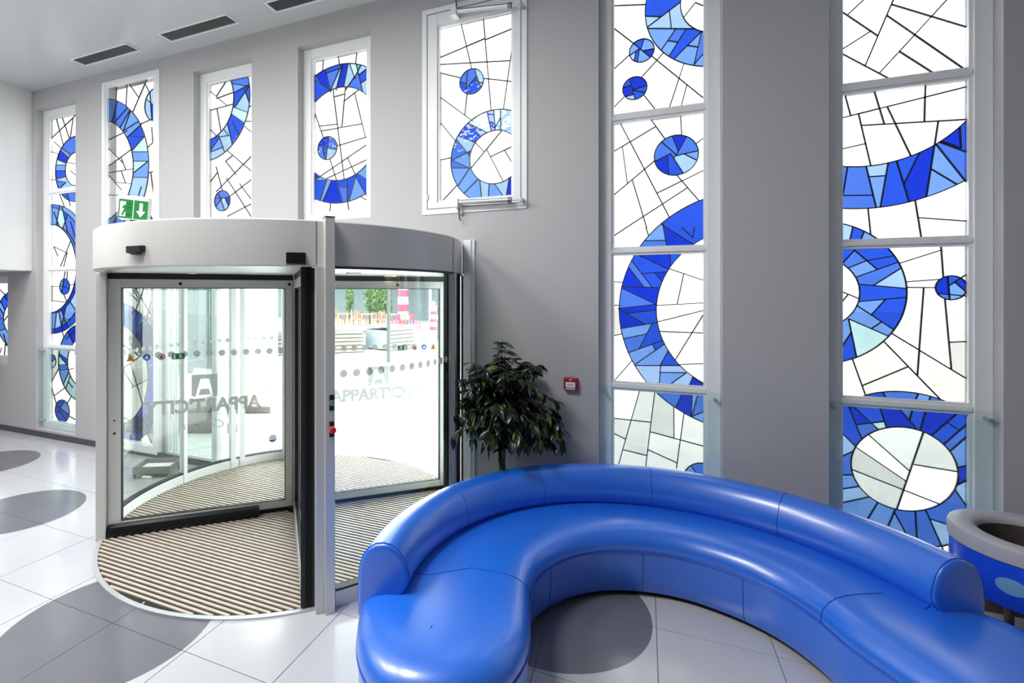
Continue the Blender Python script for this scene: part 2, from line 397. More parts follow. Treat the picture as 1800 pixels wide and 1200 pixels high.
def snap_ends(lines, arcs, panes):
    """run every lead line on (or back) to the nearest lead, arc or pane edge at each of its ends"""
    base = [(p, q) for p, q in lines if math.hypot(q[0] - p[0], q[1] - p[1]) > .004]
    bord = []
    for x0, x1, z0, z1 in panes: bord += [((x0, z0), (x1, z0)), ((x1, z0), (x1, z1)), ((x1, z1), (x0, z1)), ((x0, z1), (x0, z0))]
    out = []
    for k, (p, q) in enumerate(base):
        L = math.hypot(q[0] - p[0], q[1] - p[1]); d = ((q[0] - p[0]) / L, (q[1] - p[1]) / L); ends = []
        for e, sg in ((p, -1), (q, 1)):
            dx, dy = d[0] * sg, d[1] * sg; best = None
            for j, (a, b) in enumerate(base + arcs + bord):
                if j == k: continue
                if min(a[0], b[0]) > e[0] + .07 or max(a[0], b[0]) < e[0] - .07 or min(a[1], b[1]) > e[1] + .07 or max(a[1], b[1]) < e[1] - .07: continue
                sx, sy = b[0] - a[0], b[1] - a[1]; den = dx * sy - dy * sx
                if abs(den) < 1e-9: continue
                t = ((a[0] - e[0]) * sy - (a[1] - e[1]) * sx) / den; u = ((a[0] - e[0]) * dy - (a[1] - e[1]) * dx) / den
                m_ = .012 / max(1e-6, math.hypot(sx, sy)) if j < len(base) else 0
                if -m_ <= u <= 1 + m_ and -min(.02, L * .3) < t < .06:
                    w_ = abs(t) if t > 0 else abs(t) * 1.5
                    if best is None or w_ < best[0]: best = (w_, t)
            t = best[1] + .0008 if best else .004
            ends.append((e[0] + dx * t, e[1] + dy * t))
        out.append(tuple(ends))
    return out
def stained(win, panes, rings, lines, yg, seed, lead=.0078, pal=None):
    """panes: rects (x0,x1,z0,z1); rings: (centre, r_outer, r_inner or 0); lines: 2D segments, all on the glass plane"""
    rnd = random.Random(seed); arcs = []
    for c, ro, ri in rings:
        for r in (ro, ri):
            if r:
                n = max(20, int(r * 170)); pts = [(c[0] + r * math.cos(2 * math.pi * i / n), c[1] + r * math.sin(2 * math.pi * i / n)) for i in range(n)]
                arcs += [(pts[i - 1], pts[i]) for i in range(n)]
    ext = snap_ends(lines, arcs, panes)
    last = None
    for rect in panes:
        segs = ext + arcs
        mb = MB()
        for k, (p, q) in enumerate(segs):
            c = clip_seg(p, q, rect)
            if c: mb.bar((c[0][0], yg, c[0][1]), (c[1][0], yg, c[1][1]), .011, lead, up=(0, 1, 0)) if False else mb.bar((c[0][0], yg, c[0][1]), (c[1][0], yg, c[1][1]), lead, .011, up=(0, 1, 0))
        if mb.v: mb.build('lead_came', M_lead, win)
        for poly in arrange(rect, segs):
            poly = piece_ok(poly)
            if len(poly) < 3: continue
            tri = geometry.tessellate_polygon([[Vector((p[0], p[1], 0)) for p in poly]])
            best = max(tri, key=lambda t: abs((poly[t[1]][0] - poly[t[0]][0]) * (poly[t[2]][1] - poly[t[0]][1]) - (poly[t[2]][0] - poly[t[0]][0]) * (poly[t[1]][1] - poly[t[0]][1])), default=None)
            if best is None: continue
            cx = sum(poly[i][0] for i in best) / 3; cz = sum(poly[i][1] for i in best) / 3
            blue = any(ri < math.hypot(cx - c[0], cz - c[1]) < ro for c, ro, ri in rings)
            if blue:
                i = rnd.choices(range(6), pal or (3, 5, 4, 4, 2.2, 1))[0]
                if i == last: i = (i + rnd.choice((1, 2, 3))) % 5
                last = i; g = G_blue[i]
            else:
                g = G_clear[rnd.choices(range(4), (6, 3, 2.2, .9))[0]]
            MB().prism(poly, lambda p: (p[0], yg - .002, p[1]), lambda p: (p[0], yg + .002, p[1])).build('glass_piece', g, win)
def zoomconv(ox, oy, sc, yg):
    def f(p):
        v = ony(ox + p[0] / sc, oy + p[1] / sc, yg); return (v.x, v.z)
    return f
def segs_of(f, L): return [(f(s[:2]), f(s[2:])) for s in L]
def ringfit(fo, fi):
    """outer and inner boundary points share one centre: outer fit, inner by mean distance"""
    c, ro = circ_fit(fo)
    ri = sum(math.hypot(p[0] - c[0], p[1] - c[1]) for p in fi) / len(fi) if fi else 0
    return (c, ro, ri)
def ringfit2(fo, fi):
    """two independent circles merged to a common centre weighted by span"""
    best = None
    import itertools
    c1, r1 = circ_fit(fo); c2, r2 = circ_fit(fi)
    for k in range(0, 11):
        t = k / 10; c = (c1[0] * (1 - t) + c2[0] * t, c1[1] * (1 - t) + c2[1] * t)
        do = [math.hypot(p[0] - c[0], p[1] - c[1]) for p in fo]; di = [math.hypot(p[0] - c[0], p[1] - c[1]) for p in fi]
        e = max(do) - min(do) + max(di) - min(di)
        if best is None or e < best[0]: best = (e, c, sum(do) / len(do), sum(di) / len(di))
    return best[1:]
def disc(f, x, y, rx):
    c = f((x, y)); e = f((x + rx, y)); w = f((x - rx, y)); return (c, abs(e[0] - w[0]) / 2, 0)
PZ = [(3.578, 4.605), (2.447, 3.498), (1.318, 2.376), (.214, 1.240)]
def frame_boxes(mb, x0, x1, z0, z1, bw, y0, y1, bz=None):
    bz = bz or bw
    mb.box((x0, y0, z0), (x0 + bw, y1, z1)); mb.box((x1 - bw, y0, z0), (x1, y1, z1)); mb.box((x0 + bw, y0, z0), (x1 - bw, y1, z0 + bz)); mb.box((x0 + bw, y0, z1 - bz), (x1 - bw, y1, z1))
def make_window(n, label, glass, panes, yg, guard=False, flush=False):
    x0, x1, z0, z1 = WIN[n]; gx0, gx1 = glass
    t = empty('window_%d' % n, ((x0 + x1) / 2, D, z0)); tag(t, label, 'window', kind='structure')
    yf = yg - .045; mb = MB()
    zb, zt = min(p[0] for p in panes), max(p[1] for p in panes)
    e = .0
    if flush:   # frame laps over the wall face
        mb2 = MB(); frame_boxes(mb2, x0 - .025, x1 + .025, z0 - .02, z1 + .03, .05, D - .012, D + .03); mb2.build('outer_frame', M_frame, t, bevel=.003)
        x0 += .0; 
    mb.box((x0, yf, z0), (gx0 - .02, yf + .07, z1)); mb.box((gx1 + .02, yf, z0), (x1, yf + .07, z1))
    mb.box((gx0 - .02, yf, z0), (gx1 + .02, yf + .07, zb - .02)); mb.box((gx0 - .02, yf, zt + .02), (gx1 + .02, yf + .07, z1))
    mb.build('frame', M_frame, t, bevel=.004)
    mb = MB()
    for a, b in panes: frame_boxes(mb, gx0 - .02, gx1 + .02, a - .02, b + .02, .02, yf + .016, yf + .062)
    mb.build('glazing_bead', M_frame, t, bevel=.002)
    ps = sorted(panes)
    for (a, b), (c, d) in zip(ps, ps[1:]):
        MB().box((gx0 - .018, yf + .004, b + .02), (gx1 + .018, yf + .066, c - .02)).build('transom', M_frame, t, bevel=.004)
    if guard:
        gz = 1.285; yy = D + .03
        g = MB().box((x0 + .006, yy, z0 + .02), (x1 - .006, yy + .012, gz)).build('guard_pane', G_guard, t)
        for xx in (x0 + .045, x1 - .045):
            MB().tube([(xx, yy - .012, gz - .055), (xx, yf, gz - .055)], .012, 14).build('standoff_bolt', M_alud, g, smooth=True)
            MB().tube([(xx, yy - .012, z0 + .12), (xx, yf, z0 + .12)], .012, 14).build('standoff_bolt', M_alud, g, smooth=True)
    return t
YG = D + .14
# window_6 ------------------------------------------------------------
fA = zoomconv(1030, 0, 3, YG); fB = zoomconv(1030, 400, 2.608, YG)
ln = segs_of(fA, [(155, 30, 310, 24), (155, 155, 250, 228), (155, 358, 228, 292), (352, 300, 617, 515), (405, 283, 295, 405), (515, 340, 438, 573), (530, 457, 502, 562), (155, 558, 197, 515), (308, 505, 368, 580), (580, 10, 517, 90), (577, 14, 617, 30),
    (328, 150, 553, 152), (328, 140, 497, 12), (440, 55, 450, 150), (315, 85, 388, 88), (472, 155, 400, 260), (525, 158, 442, 290), (437, 215, 480, 222), (603, 172, 470, 305), (535, 240, 590, 248), (608, 172, 570, 340), (617, 285, 570, 340),
    (250, 228, 335, 298), (305, 208, 290, 258), (300, 268, 357, 258), (278, 260, 230, 293), (262, 275, 255, 318), (282, 258, 272, 325),
    (232, 420, 258, 520), (193, 463, 240, 450), (245, 473, 320, 450), (245, 475, 310, 487), (250, 498, 205, 510),
    (360, 853, 450, 808), (405, 753, 475, 815), (460, 730, 485, 790), (525, 730, 478, 815), (470, 822, 588, 795), (520, 812, 585, 845), (445, 808, 510, 908), (430, 822, 437, 917), (470, 822, 465, 835),
    (187, 660, 437, 1140), (150, 797, 367, 667), (347, 637, 415, 730), (192, 775, 218, 965), (500, 617, 505, 715), (617, 730, 580, 757), (150, 1025, 357, 852), (245, 950, 320, 1200), (375, 1018, 617, 900), (483, 927, 592, 1053), (212, 1200, 530, 993),
    (160, -300, 300, -200), (230, -250, 340, -330), (160, -120, 330, -130), (380, -60, 520, -200), (430, -190, 617, -330), (320, -330, 380, -200)])
ln += segs_of(fB, [(355, 0, 370, 85), (275, 60, 362, 58), (370, 0, 490, 75), (440, 0, 495, 50), (497, 0, 490, 45), (128, 37, 185, 0), (275, 0, 285, 30),
    (250, 130, 370, 187), (385, 128, 388, 165), (195, 180, 262, 268), (207, 148, 300, 268), (258, 210, 368, 202), (315, 207, 345, 242), (163, 270, 332, 275), (163, 277, 318, 350), (150, 370, 318, 352), (150, 372, 268, 440), (193, 393, 315, 378), (162, 462, 325, 435), (165, 510, 280, 487), (300, 445, 243, 555), (195, 573, 350, 517), (305, 535, 318, 560), (223, 628, 355, 537), (375, 567, 340, 632), (230, 632, 437, 632), (342, 632, 337, 705), (342, 663, 460, 665), (460, 665, 395, 712), (490, 685, 475, 718), (497, 690, 535, 715),
    (440, 765, 412, 822), (487, 768, 482, 862), (512, 768, 485, 862), (535, 845, 485, 865),
    (388, 190, 535, 240), (448, 213, 418, 352), (322, 357, 535, 345), (325, 432, 535, 380), (337, 475, 535, 483), (535, 403, 412, 602), (435, 627, 535, 623),
    (128, 247, 165, 250), (128, 355, 153, 356), (128, 495, 165, 487), (212, 608, 138, 692),
    (245, 748, 152, 1075), (315, 755, 275, 1085), (128, 873, 292, 891), (128, 943, 178, 967), (173, 1018, 275, 1043), (295, 935, 535, 1000), (403, 822, 404, 962), (448, 857, 415, 1100), (287, 1018, 417, 1078),
    (152, 1075, 120, 1190), (275, 1085, 262, 1230), (430, 1130, 300, 1190), (480, 1090, 540, 1170)])
o_ = [fA(p) for p in ((313, 80), (328, 150), (360, 220), (405, 283), (470, 318), (540, 340), (617, 348))]; i_ = [fA(p) for p in ((500, 50), (515, 95), (550, 135), (617, 167))]
r1 = ringfit2(o_, i_)
o_ = [fA(p) for p in ((375, 1200), (430, 1150), (510, 1100), (617, 1052))] + [fB(p) for p in ((210, 150), (165, 262), (150, 355), (160, 460), (200, 580), (280, 700), (320, 755), (400, 820), (450, 855), (535, 888))]
i_ = [fB(p) for p in ((435, 128), (375, 190), (335, 270), (320, 350), (325, 430), (350, 520), (410, 600), (470, 660), (537, 705))]
r2 = ringfit2(o_, i_)
w = make_window(6, 'tall stained glass window between fire alarm and second pillar, rising above the sofa back', (-.240, .432), PZ, YG, guard=True)
stained(w, [(-.240, .432, a, b) for a, b in PZ], [r1, r2, disc(fA, 294, 267, 66), disc(fA, 257, 465, 65), disc(fA, 475, 818, 117), disc(fB, 537, 1160, 92)], ln, YG, 61)
# window_7 ------------------------------------------------------------
fA = zoomconv(1440, 0, 2.858, YG); fB = zoomconv(1440, 380, 2.069, YG)
ln = segs_of(fA, [(145, 72, 222, 0), (222, 0, 400, -180), (115, 60, 293, 180), (372, 0, 232, 327), (372, 0, 420, -170), (115, 248, 257, 158), (115, 270, 345, 392), (365, 23, 735, 135), (340, 78, 722, 342), (640, 0, 302, 367), (640, 0, 735, -110), (405, 260, 565, 362), (115, -150, 735, -90), (520, -110, 560, -300), (250, -140, 200, -300),
    (130, 480, 157, 580), (115, 592, 735, 437), (278, 462, 327, 622), (533, 428, 528, 610), (197, 573, 258, 830), (215, 630, 735, 600), (342, 538, 460, 783), (597, 612, 580, 725), (115, 748, 230, 722),
    (142, 840, 118, 985), (118, 982, 270, 980), (237, 840, 285, 1038), (250, 888, 333, 882), (345, 825, 308, 1035), (390, 812, 450, 1008), (500, 775, 428, 918), (578, 735, 538, 990), (565, 850, 690, 925), (590, 728, 735, 910), (625, 712, 712, 745), (707, 645, 713, 745), (600, 712, 735, 762),
    (245, 1050, 257, 1168), (483, 1010, 512, 1190), (500, 1093, 735, 1110)])
ln += segs_of(fB, [(112, 85, 122, 40), (152, 83, 165, 52), (90, 165, 128, 123), (128, 123, 205, 188), (108, 187, 175, 160), (180, 160, 275, 143), (137, 220, 292, 165), (207, 245, 295, 190), (147, 247, 313, 262), (145, 310, 312, 295), (243, 300, 190, 358), (138, 325, 265, 408), (190, 408, 222, 387), (105, 372, 243, 432), (107, 375, 135, 508), (85, 470, 108, 435), (85, 275, 140, 298), (88, 305, 102, 288),
    (295, 170, 443, 123), (443, 115, 450, 210), (315, 238, 427, 230), (313, 258, 420, 260), (380, 262, 357, 577), (458, 315, 480, 555), (475, 458, 535, 455), (262, 425, 535, 590), (235, 455, 430, 655), (120, 518, 165, 642), (158, 615, 322, 547),
    (467, 215, 475, 310), (425, 280, 535, 290), (475, 250, 530, 215), (500, 245, 535, 275),
    (108, 692, 152, 803), (133, 700, 210, 770), (157, 755, 243, 745), (222, 698, 245, 770), (295, 705, 357, 775), (340, 700, 328, 742), (387, 710, 367, 778), (410, 795, 495, 722), (470, 752, 505, 775), (457, 825, 535, 757), (480, 850, 537, 800), (510, 912, 537, 905), (515, 970, 537, 960), (85, 790, 130, 835), (88, 870, 110, 860), (90, 940, 118, 940), (90, 990, 135, 983), (90, 1040, 180, 1020), (210, 1045, 170, 1110), (275, 1068, 245, 1140), (350, 1075, 355, 1170), (390, 1075, 450, 1210), (270, 1070, 330, 1180), (405, 1100, 540, 1145), (505, 1010, 540, 1060),
    (230, 637, 245, 665), (360, 645, 350, 668), (405, 655, 398, 675),
    (180, 795, 327, 925), (132, 838, 315, 962), (113, 918, 440, 1047), (377, 790, 283, 1062), (343, 902, 512, 930)])
o_ = [fA(p) for p in ((115, 1048), (250, 1047), (400, 1025), (530, 990), (640, 950), (735, 905))]; i_ = [fA(p) for p in ((115, 835), (250, 832), (390, 808), (500, 772), (600, 715), (680, 655), (735, 612))]
r1 = ringfit2(o_, i_)
o_ = [fB(p) for p in ((83, 25), (150, 45), (210, 80), (255, 120), (290, 170), (312, 230), (312, 310), (290, 380), (235, 455), (160, 505), (83, 525))]; i_ = [fB(p) for p in ((83, 175), (120, 200), (142, 240), (147, 280), (138, 320), (115, 355), (85, 383))]
r2 = ringfit2(o_, i_)
ic, ir = circ_fit([fB(p) for p in ((107, 890), (150, 815), (260, 769), (400, 800), (490, 870), (513, 940), (480, 1010), (400, 1060), (300, 1070), (180, 1010))])
zo = fB((300, 637))[1]
r3 = (ic, zo - ic[1], ir)
w = make_window(7, 'tall stained glass window at far right with a large clear oval near its foot', (1.330, 2.012), PZ, YG, guard=True)
stained(w, [(1.330, 2.012, a, b) for a, b in PZ], [r1, r2, r3, disc(fB, 480, 260, 58)], ln, YG, 72)
# window_5 (flush, hinged) ---------------------------------------------
Y5 = D + .035
fE = zoomconv(500, 0, 3, Y5)
ln = segs_of(fE, [(825, 302, 1057, 203), (1060, 210, 1200, 152), (933, 130, 987, 362), (1050, 105, 1090, 580), (1200, 255, 1155, 575), (825, 340, 1188, 320), (825, 385, 928, 410), (1050, 413, 1200, 430), (963, 495, 953, 590), (825, 515, 995, 640), (825, 650, 897, 738), (825, 842, 878, 832), (835, 1057, 902, 985),
    (965, 370, 957, 465), (1005, 368, 1015, 410), (1015, 400, 955, 470), (1010, 425, 1048, 440), (1015, 405, 1040, 470), (925, 430, 957, 440),
    (1070, 597, 1090, 687), (1105, 590, 1112, 685), (1115, 665, 1140, 620), (1140, 585, 1140, 685), (975, 652, 1065, 697), (985, 655, 1030, 715), (915, 715, 1005, 752), (912, 740, 975, 820), (882, 845, 972, 800), (885, 845, 975, 885), (875, 885, 975, 885), (975, 888, 915, 980), (1025, 940, 950, 1015), (1030, 950, 1040, 1045), (1080, 965, 1075, 1045), (1105, 965, 1155, 1035), (1185, 940, 1170, 1030),
    (1145, 690, 983, 888), (1010, 755, 1053, 800), (1070, 795, 1148, 945), (1090, 825, 1195, 775), (1160, 792, 1198, 855)])
o_ = [fE(p) for p in ((1200, 582), (1140, 580), (1060, 597), (990, 637), (920, 710), (880, 790), (873, 850), (885, 920), (915, 985), (975, 1045))]; i_ = [fE(p) for p in ((1200, 705), (1150, 687), (1100, 690), (1040, 720), (1000, 760), (975, 820), (975, 860), (990, 900), (1025, 940), (1090, 965), (1140, 960), (1200, 930))]
g5 = (ony(775, 200, Y5).x, ony(900, 200, Y5).x); p5 = (ony(775, 353, Y5).z, ony(775, 51, Y5).z)
w5 = make_window(5, 'hinged stained glass window with actuator arms, above the revolving door right edge', g5, [p5], Y5, flush=True)
m = MB(); frame_boxes(m, WIN[5][0] + .027, WIN[5][1] - .027, WIN[5][2] + .032, WIN[5][3] - .022, .005, D - .0135, D - .004); m.build('sash_gap', M_base, w5)
MB().box((WIN[5][0] + .03, D - .02, 2.95), (WIN[5][0] + .045, D - .011, 3.0)).build('hinge', M_alud, w5)
stained(w5, [(g5[0], g5[1]) + p5], [ringfit2(o_, i_), disc(fE, 987, 429, 63)], ln, Y5, 5, lead=.0085)
# window_4 ------------------------------------------------------------
fE = zoomconv(500, 0, 3, YG)
ln = segs_of(fE, [(205, 325, 202, 370), (285, 303, 290, 345), (382, 282, 375, 340), (165, 420, 245, 485), (165, 400, 205, 455), (215, 370, 245, 485), (235, 380, 290, 360), (300, 345, 240, 480), (305, 345, 272, 475), (335, 338, 310, 468), (345, 340, 372, 415), (400, 350, 375, 400), (372, 400, 327, 468), (380, 345, 413, 485), (415, 430, 437, 415), (405, 385, 437, 360), (455, 350, 440, 500), (500, 380, 465, 520),
    (170, 950, 222, 950), (222, 950, 190, 1050), (245, 960, 205, 1055), (275, 958, 305, 1062), (285, 985, 330, 988), (330, 950, 332, 1060), (375, 930, 340, 1055), (375, 930, 440, 1045), (385, 915, 440, 950), (440, 870, 480, 960),
    (258, 485, 315, 945), (265, 510, 320, 495), (320, 480, 303, 670), (318, 530, 385, 478), (370, 488, 428, 725), (165, 610, 205, 725), (190, 665, 275, 655), (195, 690, 410, 653), (275, 770, 480, 708), (180, 935, 480, 732), (333, 830, 375, 925), (225, 940, 480, 820), (243, 848, 275, 950),
    (232, 722, 218, 840), (180, 770, 278, 790), (205, 800, 215, 840), (243, 1067, 240, 1115), (333, 1062, 340, 1110), (400, 1035, 437, 1057)])
o_ = [fE(p) for p in ((163, 400), (220, 358), (280, 343), (340, 338), (400, 342), (437, 350), (165, 1050), (230, 1065), (300, 1068), (370, 1052), (440, 1012))]; i_ = [fE(p) for p in ((163, 545), (200, 505), (250, 480), (310, 468), (370, 470), (437, 508), (165, 925), (210, 943), (270, 955), (330, 945), (380, 920), (440, 870))]
g4 = (-3.345, -2.675); p4 = (2.943, 4.60)
w = make_window(4, 'stained glass window above the revolving door with arcs at its top and bottom', g4, [p4], YG)
stained(w, [g4 + p4], [ringfit2(o_, i_), disc(fE, 226, 781, 51)], ln, YG, 14, lead=.009)
# window_3 ------------------------------------------------------------
fF = zoomconv(0, 0, 3, YG)
ln = segs_of(fF, [(1190, 432, 1140, 510), (1112, 485, 1195, 555), (1140, 520, 1228, 488), (1112, 580, 1225, 550), (1145, 575, 1165, 690), (1112, 685, 1135, 710), (1222, 440, 1312, 455), (1232, 490, 1315, 445), (1290, 475, 1310, 530), (1315, 450, 1245, 555), (1230, 565, 1300, 590), (1220, 600, 1290, 650), (1225, 640, 1258, 710), (1200, 655, 1220, 740), (1180, 680, 1205, 715), (1165, 720, 1200, 715), (1150, 705, 1180, 790), (1112, 800, 1165, 780), (1160, 720, 1112, 790),
    (1290, 665, 1400, 760), (1200, 795, 1400, 965), (1220, 825, 1190, 850), (1190, 850, 1245, 920), (1400, 750, 1140, 1010), (1195, 940, 1330, 1150), (1140, 880, 1175, 1010), (1112, 955, 1150, 905), (1205, 1040, 1400, 890), (1265, 970, 1325, 1050), (1200, 1140, 1400, 1035), (1340, 900, 1400, 1000), (1320, 560, 1400, 520), (1310, 640, 1400, 640)])
o_ = [fF(p) for p in ((1318, 520), (1300, 620), (1265, 705), (1200, 790), (1112, 842))]; i_ = [fF(p) for p in ((1222, 430), (1232, 500), (1225, 570), (1200, 640), (1160, 700), (1112, 738))]
g3 = (-4.895, -4.225); p3 = (2.943, 4.60)
w = make_window(3, 'narrow stained glass window over the door drum with a blue arc leaving its upper left', g3, [p3], YG)
stained(w, [g3 + p3], [ringfit2(o_, i_), disc(fF, 1172, 1058, 41)], ln + segs_of(fF, [(1150, 1015, 1185, 1110), (1135, 1045, 1210, 1040), (1140, 1085, 1175, 1040), (1185, 1040, 1205, 1085)]), YG, 33, lead=.0095)
# window_2 (flush, tall, runs down behind the door drum) ------------------
Y2 = D + .03
fF = zoomconv(0, 0, 3, Y2); fL = zoomconv(200, 490, 7.5, Y2); fM = zoomconv(200, 640, 7.5, Y2)
ln = segs_of(fF, [(615, 465, 612, 525), (670, 455, 665, 565), (690, 455, 735, 520), (770, 430, 700, 590), (765, 440, 790, 490), (615, 545, 590, 640), (660, 580, 600, 650), (680, 590, 635, 670), (690, 580, 650, 690), (730, 640, 650, 690), (745, 655, 680, 715), (690, 720, 755, 720), (760, 720, 695, 795), (700, 800, 780, 800), (700, 850, 785, 850), (705, 910, 780, 850), (700, 935, 780, 935), (745, 985, 730, 1030), (578, 735, 670, 690), (580, 790, 640, 850), (690, 790, 580, 870), (640, 830, 660, 885), (580, 910, 700, 890), (580, 930, 640, 1000), (640, 900, 660, 960), (615, 962, 695, 968), (580, 1028, 685, 1028), (820, 620, 740, 655), (800, 670, 805, 740), (820, 740, 780, 775), (785, 910, 820, 900), (795, 910, 810, 1020), (770, 520, 815, 560), (790, 480, 800, 620)])
ln += segs_of(fL, [(110, 90, 330, 300), (230, 100, 350, 290), (405, 100, 300, 390), (270, 100, 490, 470), (490, 300, 435, 540), (240, 460, 300, 400), (230, 530, 330, 430), (300, 640, 350, 470), (290, 640, 420, 545), (385, 560, 330, 800), (400, 570, 440, 560), (390, 850, 490, 820), (110, 860, 340, 1020), (110, 1190, 390, 990), (270, 760, 220, 1000), (340, 1020, 280, 960), (400, 960, 500, 1010)])
ln += segs_of(fM, [(110, 80, 170, 10), (230, 20, 380, 520), (230, 310, 450, 200), (130, 80, 250, 280), (270, 700, 320, 990), (380, 620, 300, 740), (390, 640, 490, 700), (400, 720, 490, 800), (110, 690, 220, 745), (230, 1060, 120, 1200), (440, 900, 480, 1000), (350, 1000, 355, 1090), (390, 480, 490, 500), (440, 330, 490, 350)])
o_ = [fF(p) for p in ((575, 515), (620, 535), (680, 580), (730, 650), (765, 720), (785, 800), (785, 880), (765, 1030))]; i_ = [fF(p) for p in ((575, 640), (620, 665), (660, 710), (690, 770), (700, 840), (698, 930), (675, 1030))]
ra = ringfit2(o_, i_)
o_ = [fL(p) for p in ((110, 315), (240, 370), (330, 440), (420, 545), (490, 645))] + [fM(p) for p in ((490, 830), (400, 940), (320, 1000), (230, 1060))]; i_ = [fL(p) for p in ((110, 615), (190, 655), (260, 720), (330, 820), (390, 930), (430, 1050), (450, 1200))] + [fM(p) for p in ((455, 130), (450, 200), (430, 320), (380, 530), (330, 630), (220, 745))]
rb = ringfit2(o_, i_)
g2 = (ony(191.7, 300, Y2).x, ony(273, 300, Y2).x); zt = ony(191.7, 156, Y2).z
p2 = [(3.578, zt), (2.447, 3.498), (1.318, 2.376), (.16, 1.24)]
p2 = [(2.46, zt), (.16, 2.38)]
rc = (fF((700, 1250)), .42, .27)
w = make_window(2, 'stained glass window behind the exit sign, flush white frame, big blue half ring', g2, p2, Y2, flush=True)
stained(w, [g2 + p for p in p2], [ra, rb, rc, disc(fF, 825, 550, 62)], ln, Y2, 22, lead=.010)
# window_1 ------------------------------------------------------------
f5 = zoomconv(0, 100, 5, YG); f6 = zoomconv(0, 440, 3.333, YG); fG = zoomconv(0, 120, 1.82, YG)
ln = segs_of(f5, [(475, 695, 720, 460), (475, 745, 535, 800), (475, 840, 515, 855), (500, 555, 555, 765), (550, 540, 610, 720), (475, 1080, 490, 1080), (545, 805, 610, 850), (530, 820, 605, 890), (500, 900, 590, 940), (495, 950, 585, 950), (490, 1000, 575, 1000), (490, 1075, 575, 1050), (495, 1085, 575, 1100), (520, 1160, 580, 1100), (640, 560, 620, 700), (600, 930, 760, 960), (620, 1000, 760, 1120)])
ln += segs_of(fG, [(190, 400, 205, 440), (215, 400, 225, 440), (172, 460, 190, 505), (190, 445, 180, 500), (200, 450, 215, 520), (215, 470, 200, 515), (225, 490, 240, 540), (172, 570, 215, 590), (225, 555, 195, 630), (185, 600, 172, 570), (215, 590, 205, 630), (260, 520, 250, 630)])
ln += segs_of(f6, [(310, 210, 350, 210), (408, 205, 440, 195), (395, 125, 392, 170), (310, 295, 395, 305), (375, 258, 395, 305), (330, 365, 318, 480), (345, 360, 365, 470), (360, 350, 400, 455), (385, 335, 365, 420), (370, 415, 415, 400), (410, 300, 440, 345), (365, 475, 372, 500), (395, 475, 430, 545), (385, 520, 435, 470), (342, 600, 395, 640), (345, 615, 390, 665), (342, 670, 395, 670), (345, 705, 400, 695), (370, 785, 400, 720), (385, 810, 410, 740), (400, 770, 425, 800), (430, 690, 400, 700), (310, 755, 345, 690), (325, 845, 380, 805), (310, 830, 325, 880), (415, 860, 395, 895), (405, 970, 440, 990), (330, 905, 400, 960), (375, 885, 340, 945), (345, 940, 385, 990), (380, 130, 360, 250), (352, 205, 405, 225), (320, 640, 305, 650)])
o_ = [f5(p) for p in ((600, 720), (550, 790), (510, 870), (490, 950), (488, 1020), (500, 1110), (520, 1160))]; i_ = [f5(p) for p in ((600, 930), (580, 980), (575, 1040), (590, 1110))]
c0, q0 = circ_fit(o_)
ra = ringfit2(o_, i_)
rb = ringfit2([fG(p) for p in ((172, 437), (185, 440), (200, 450), (215, 470), (230, 505))], [fG(p) for p in ((172, 500), (186, 505), (200, 515), (215, 533), (228, 555))])
rc = ringfit2([f6(p) for p in ((435, 430), (400, 455), (360, 475), (313, 485))], [f6(p) for p in ((435, 255), (405, 305), (370, 345), (313, 368))])
rd = ringfit2([f6(p) for p in ((435, 445), (395, 475), (360, 545), (345, 600), (342, 660), (355, 740), (385, 810), (430, 865))], [f6(p) for p in ((420, 545), (405, 590), (398, 650), (405, 700), (435, 770))])
g1 = (-8.036, -7.366)
w = make_window(1, 'leftmost full-height stained glass window beside the white boxed-out wall', g1, PZ, YG, guard=True)
stained(w, [g1 + p for p in PZ], [ra, rb, rc, rd, disc(f6, 379, 212, 29), disc(f6, 365, 940, 41), disc(f6, 303, 648, 24)], ln, YG, 11, lead=.011)
# window_8 ------------------------------------------------------------
o_ = [f6(p) for p in ((48, 232), (20, 270), (20, 540), (48, 565))]; i_ = [f6(p) for p in ((48, 320), (25, 370), (20, 410), (30, 450), (48, 480))]
ic, ir = circ_fit(i_)
ln = segs_of(f6, [(0, 230, 20, 250), (25, 270, 48, 300), (5, 300, 30, 350), (0, 340, 22, 375), (0, 400, 20, 400), (0, 470, 30, 460), (20, 490, 40, 560), (48, 380, 25, 410), (10, 570, 0, 600), (30, 560, 25, 615), (-60, 300, -20, 330), (-80, 200, -30, 260), (-90, 500, -20, 480), (-60, 560, -30, 610)])
g8 = (-9.65, -8.965); p8 = (1.10, 2.22)
w = make_window(8, 'low stained glass window under the white boxed-out wall at far left', g8, [p8], YG)
stained(w, [g8 + p8], [(ic, ir * 1.75, ir)], ln, YG, 88, lead=.011)
for n_, lab in ((10, 'tall stained glass window added out of view at right to bring in light'), (11, 'second tall stained glass window added out of view at right to bring in light')):
    gx = (WIN[n_][0] + .118, WIN[n_][1] - .118); w = make_window(n_, lab, gx, PZ, YG, guard=True); xm = (gx[0] + gx[1]) / 2
    stained(w, [gx + p for p in PZ], [((xm - .2, 3.0), .62, .38), ((xm + .3, 1.2), .6, .36)], [((gx[0], z), (gx[1], z + dz)) for z, dz in ((.5, .3), (1.0, -.2), (1.6, .35), (2.2, -.3), (2.7, .3), (3.3, -.2), (3.9, .3), (4.4, -.25))], YG, n_)
SC.cycles.transparent_max_bounces = 32
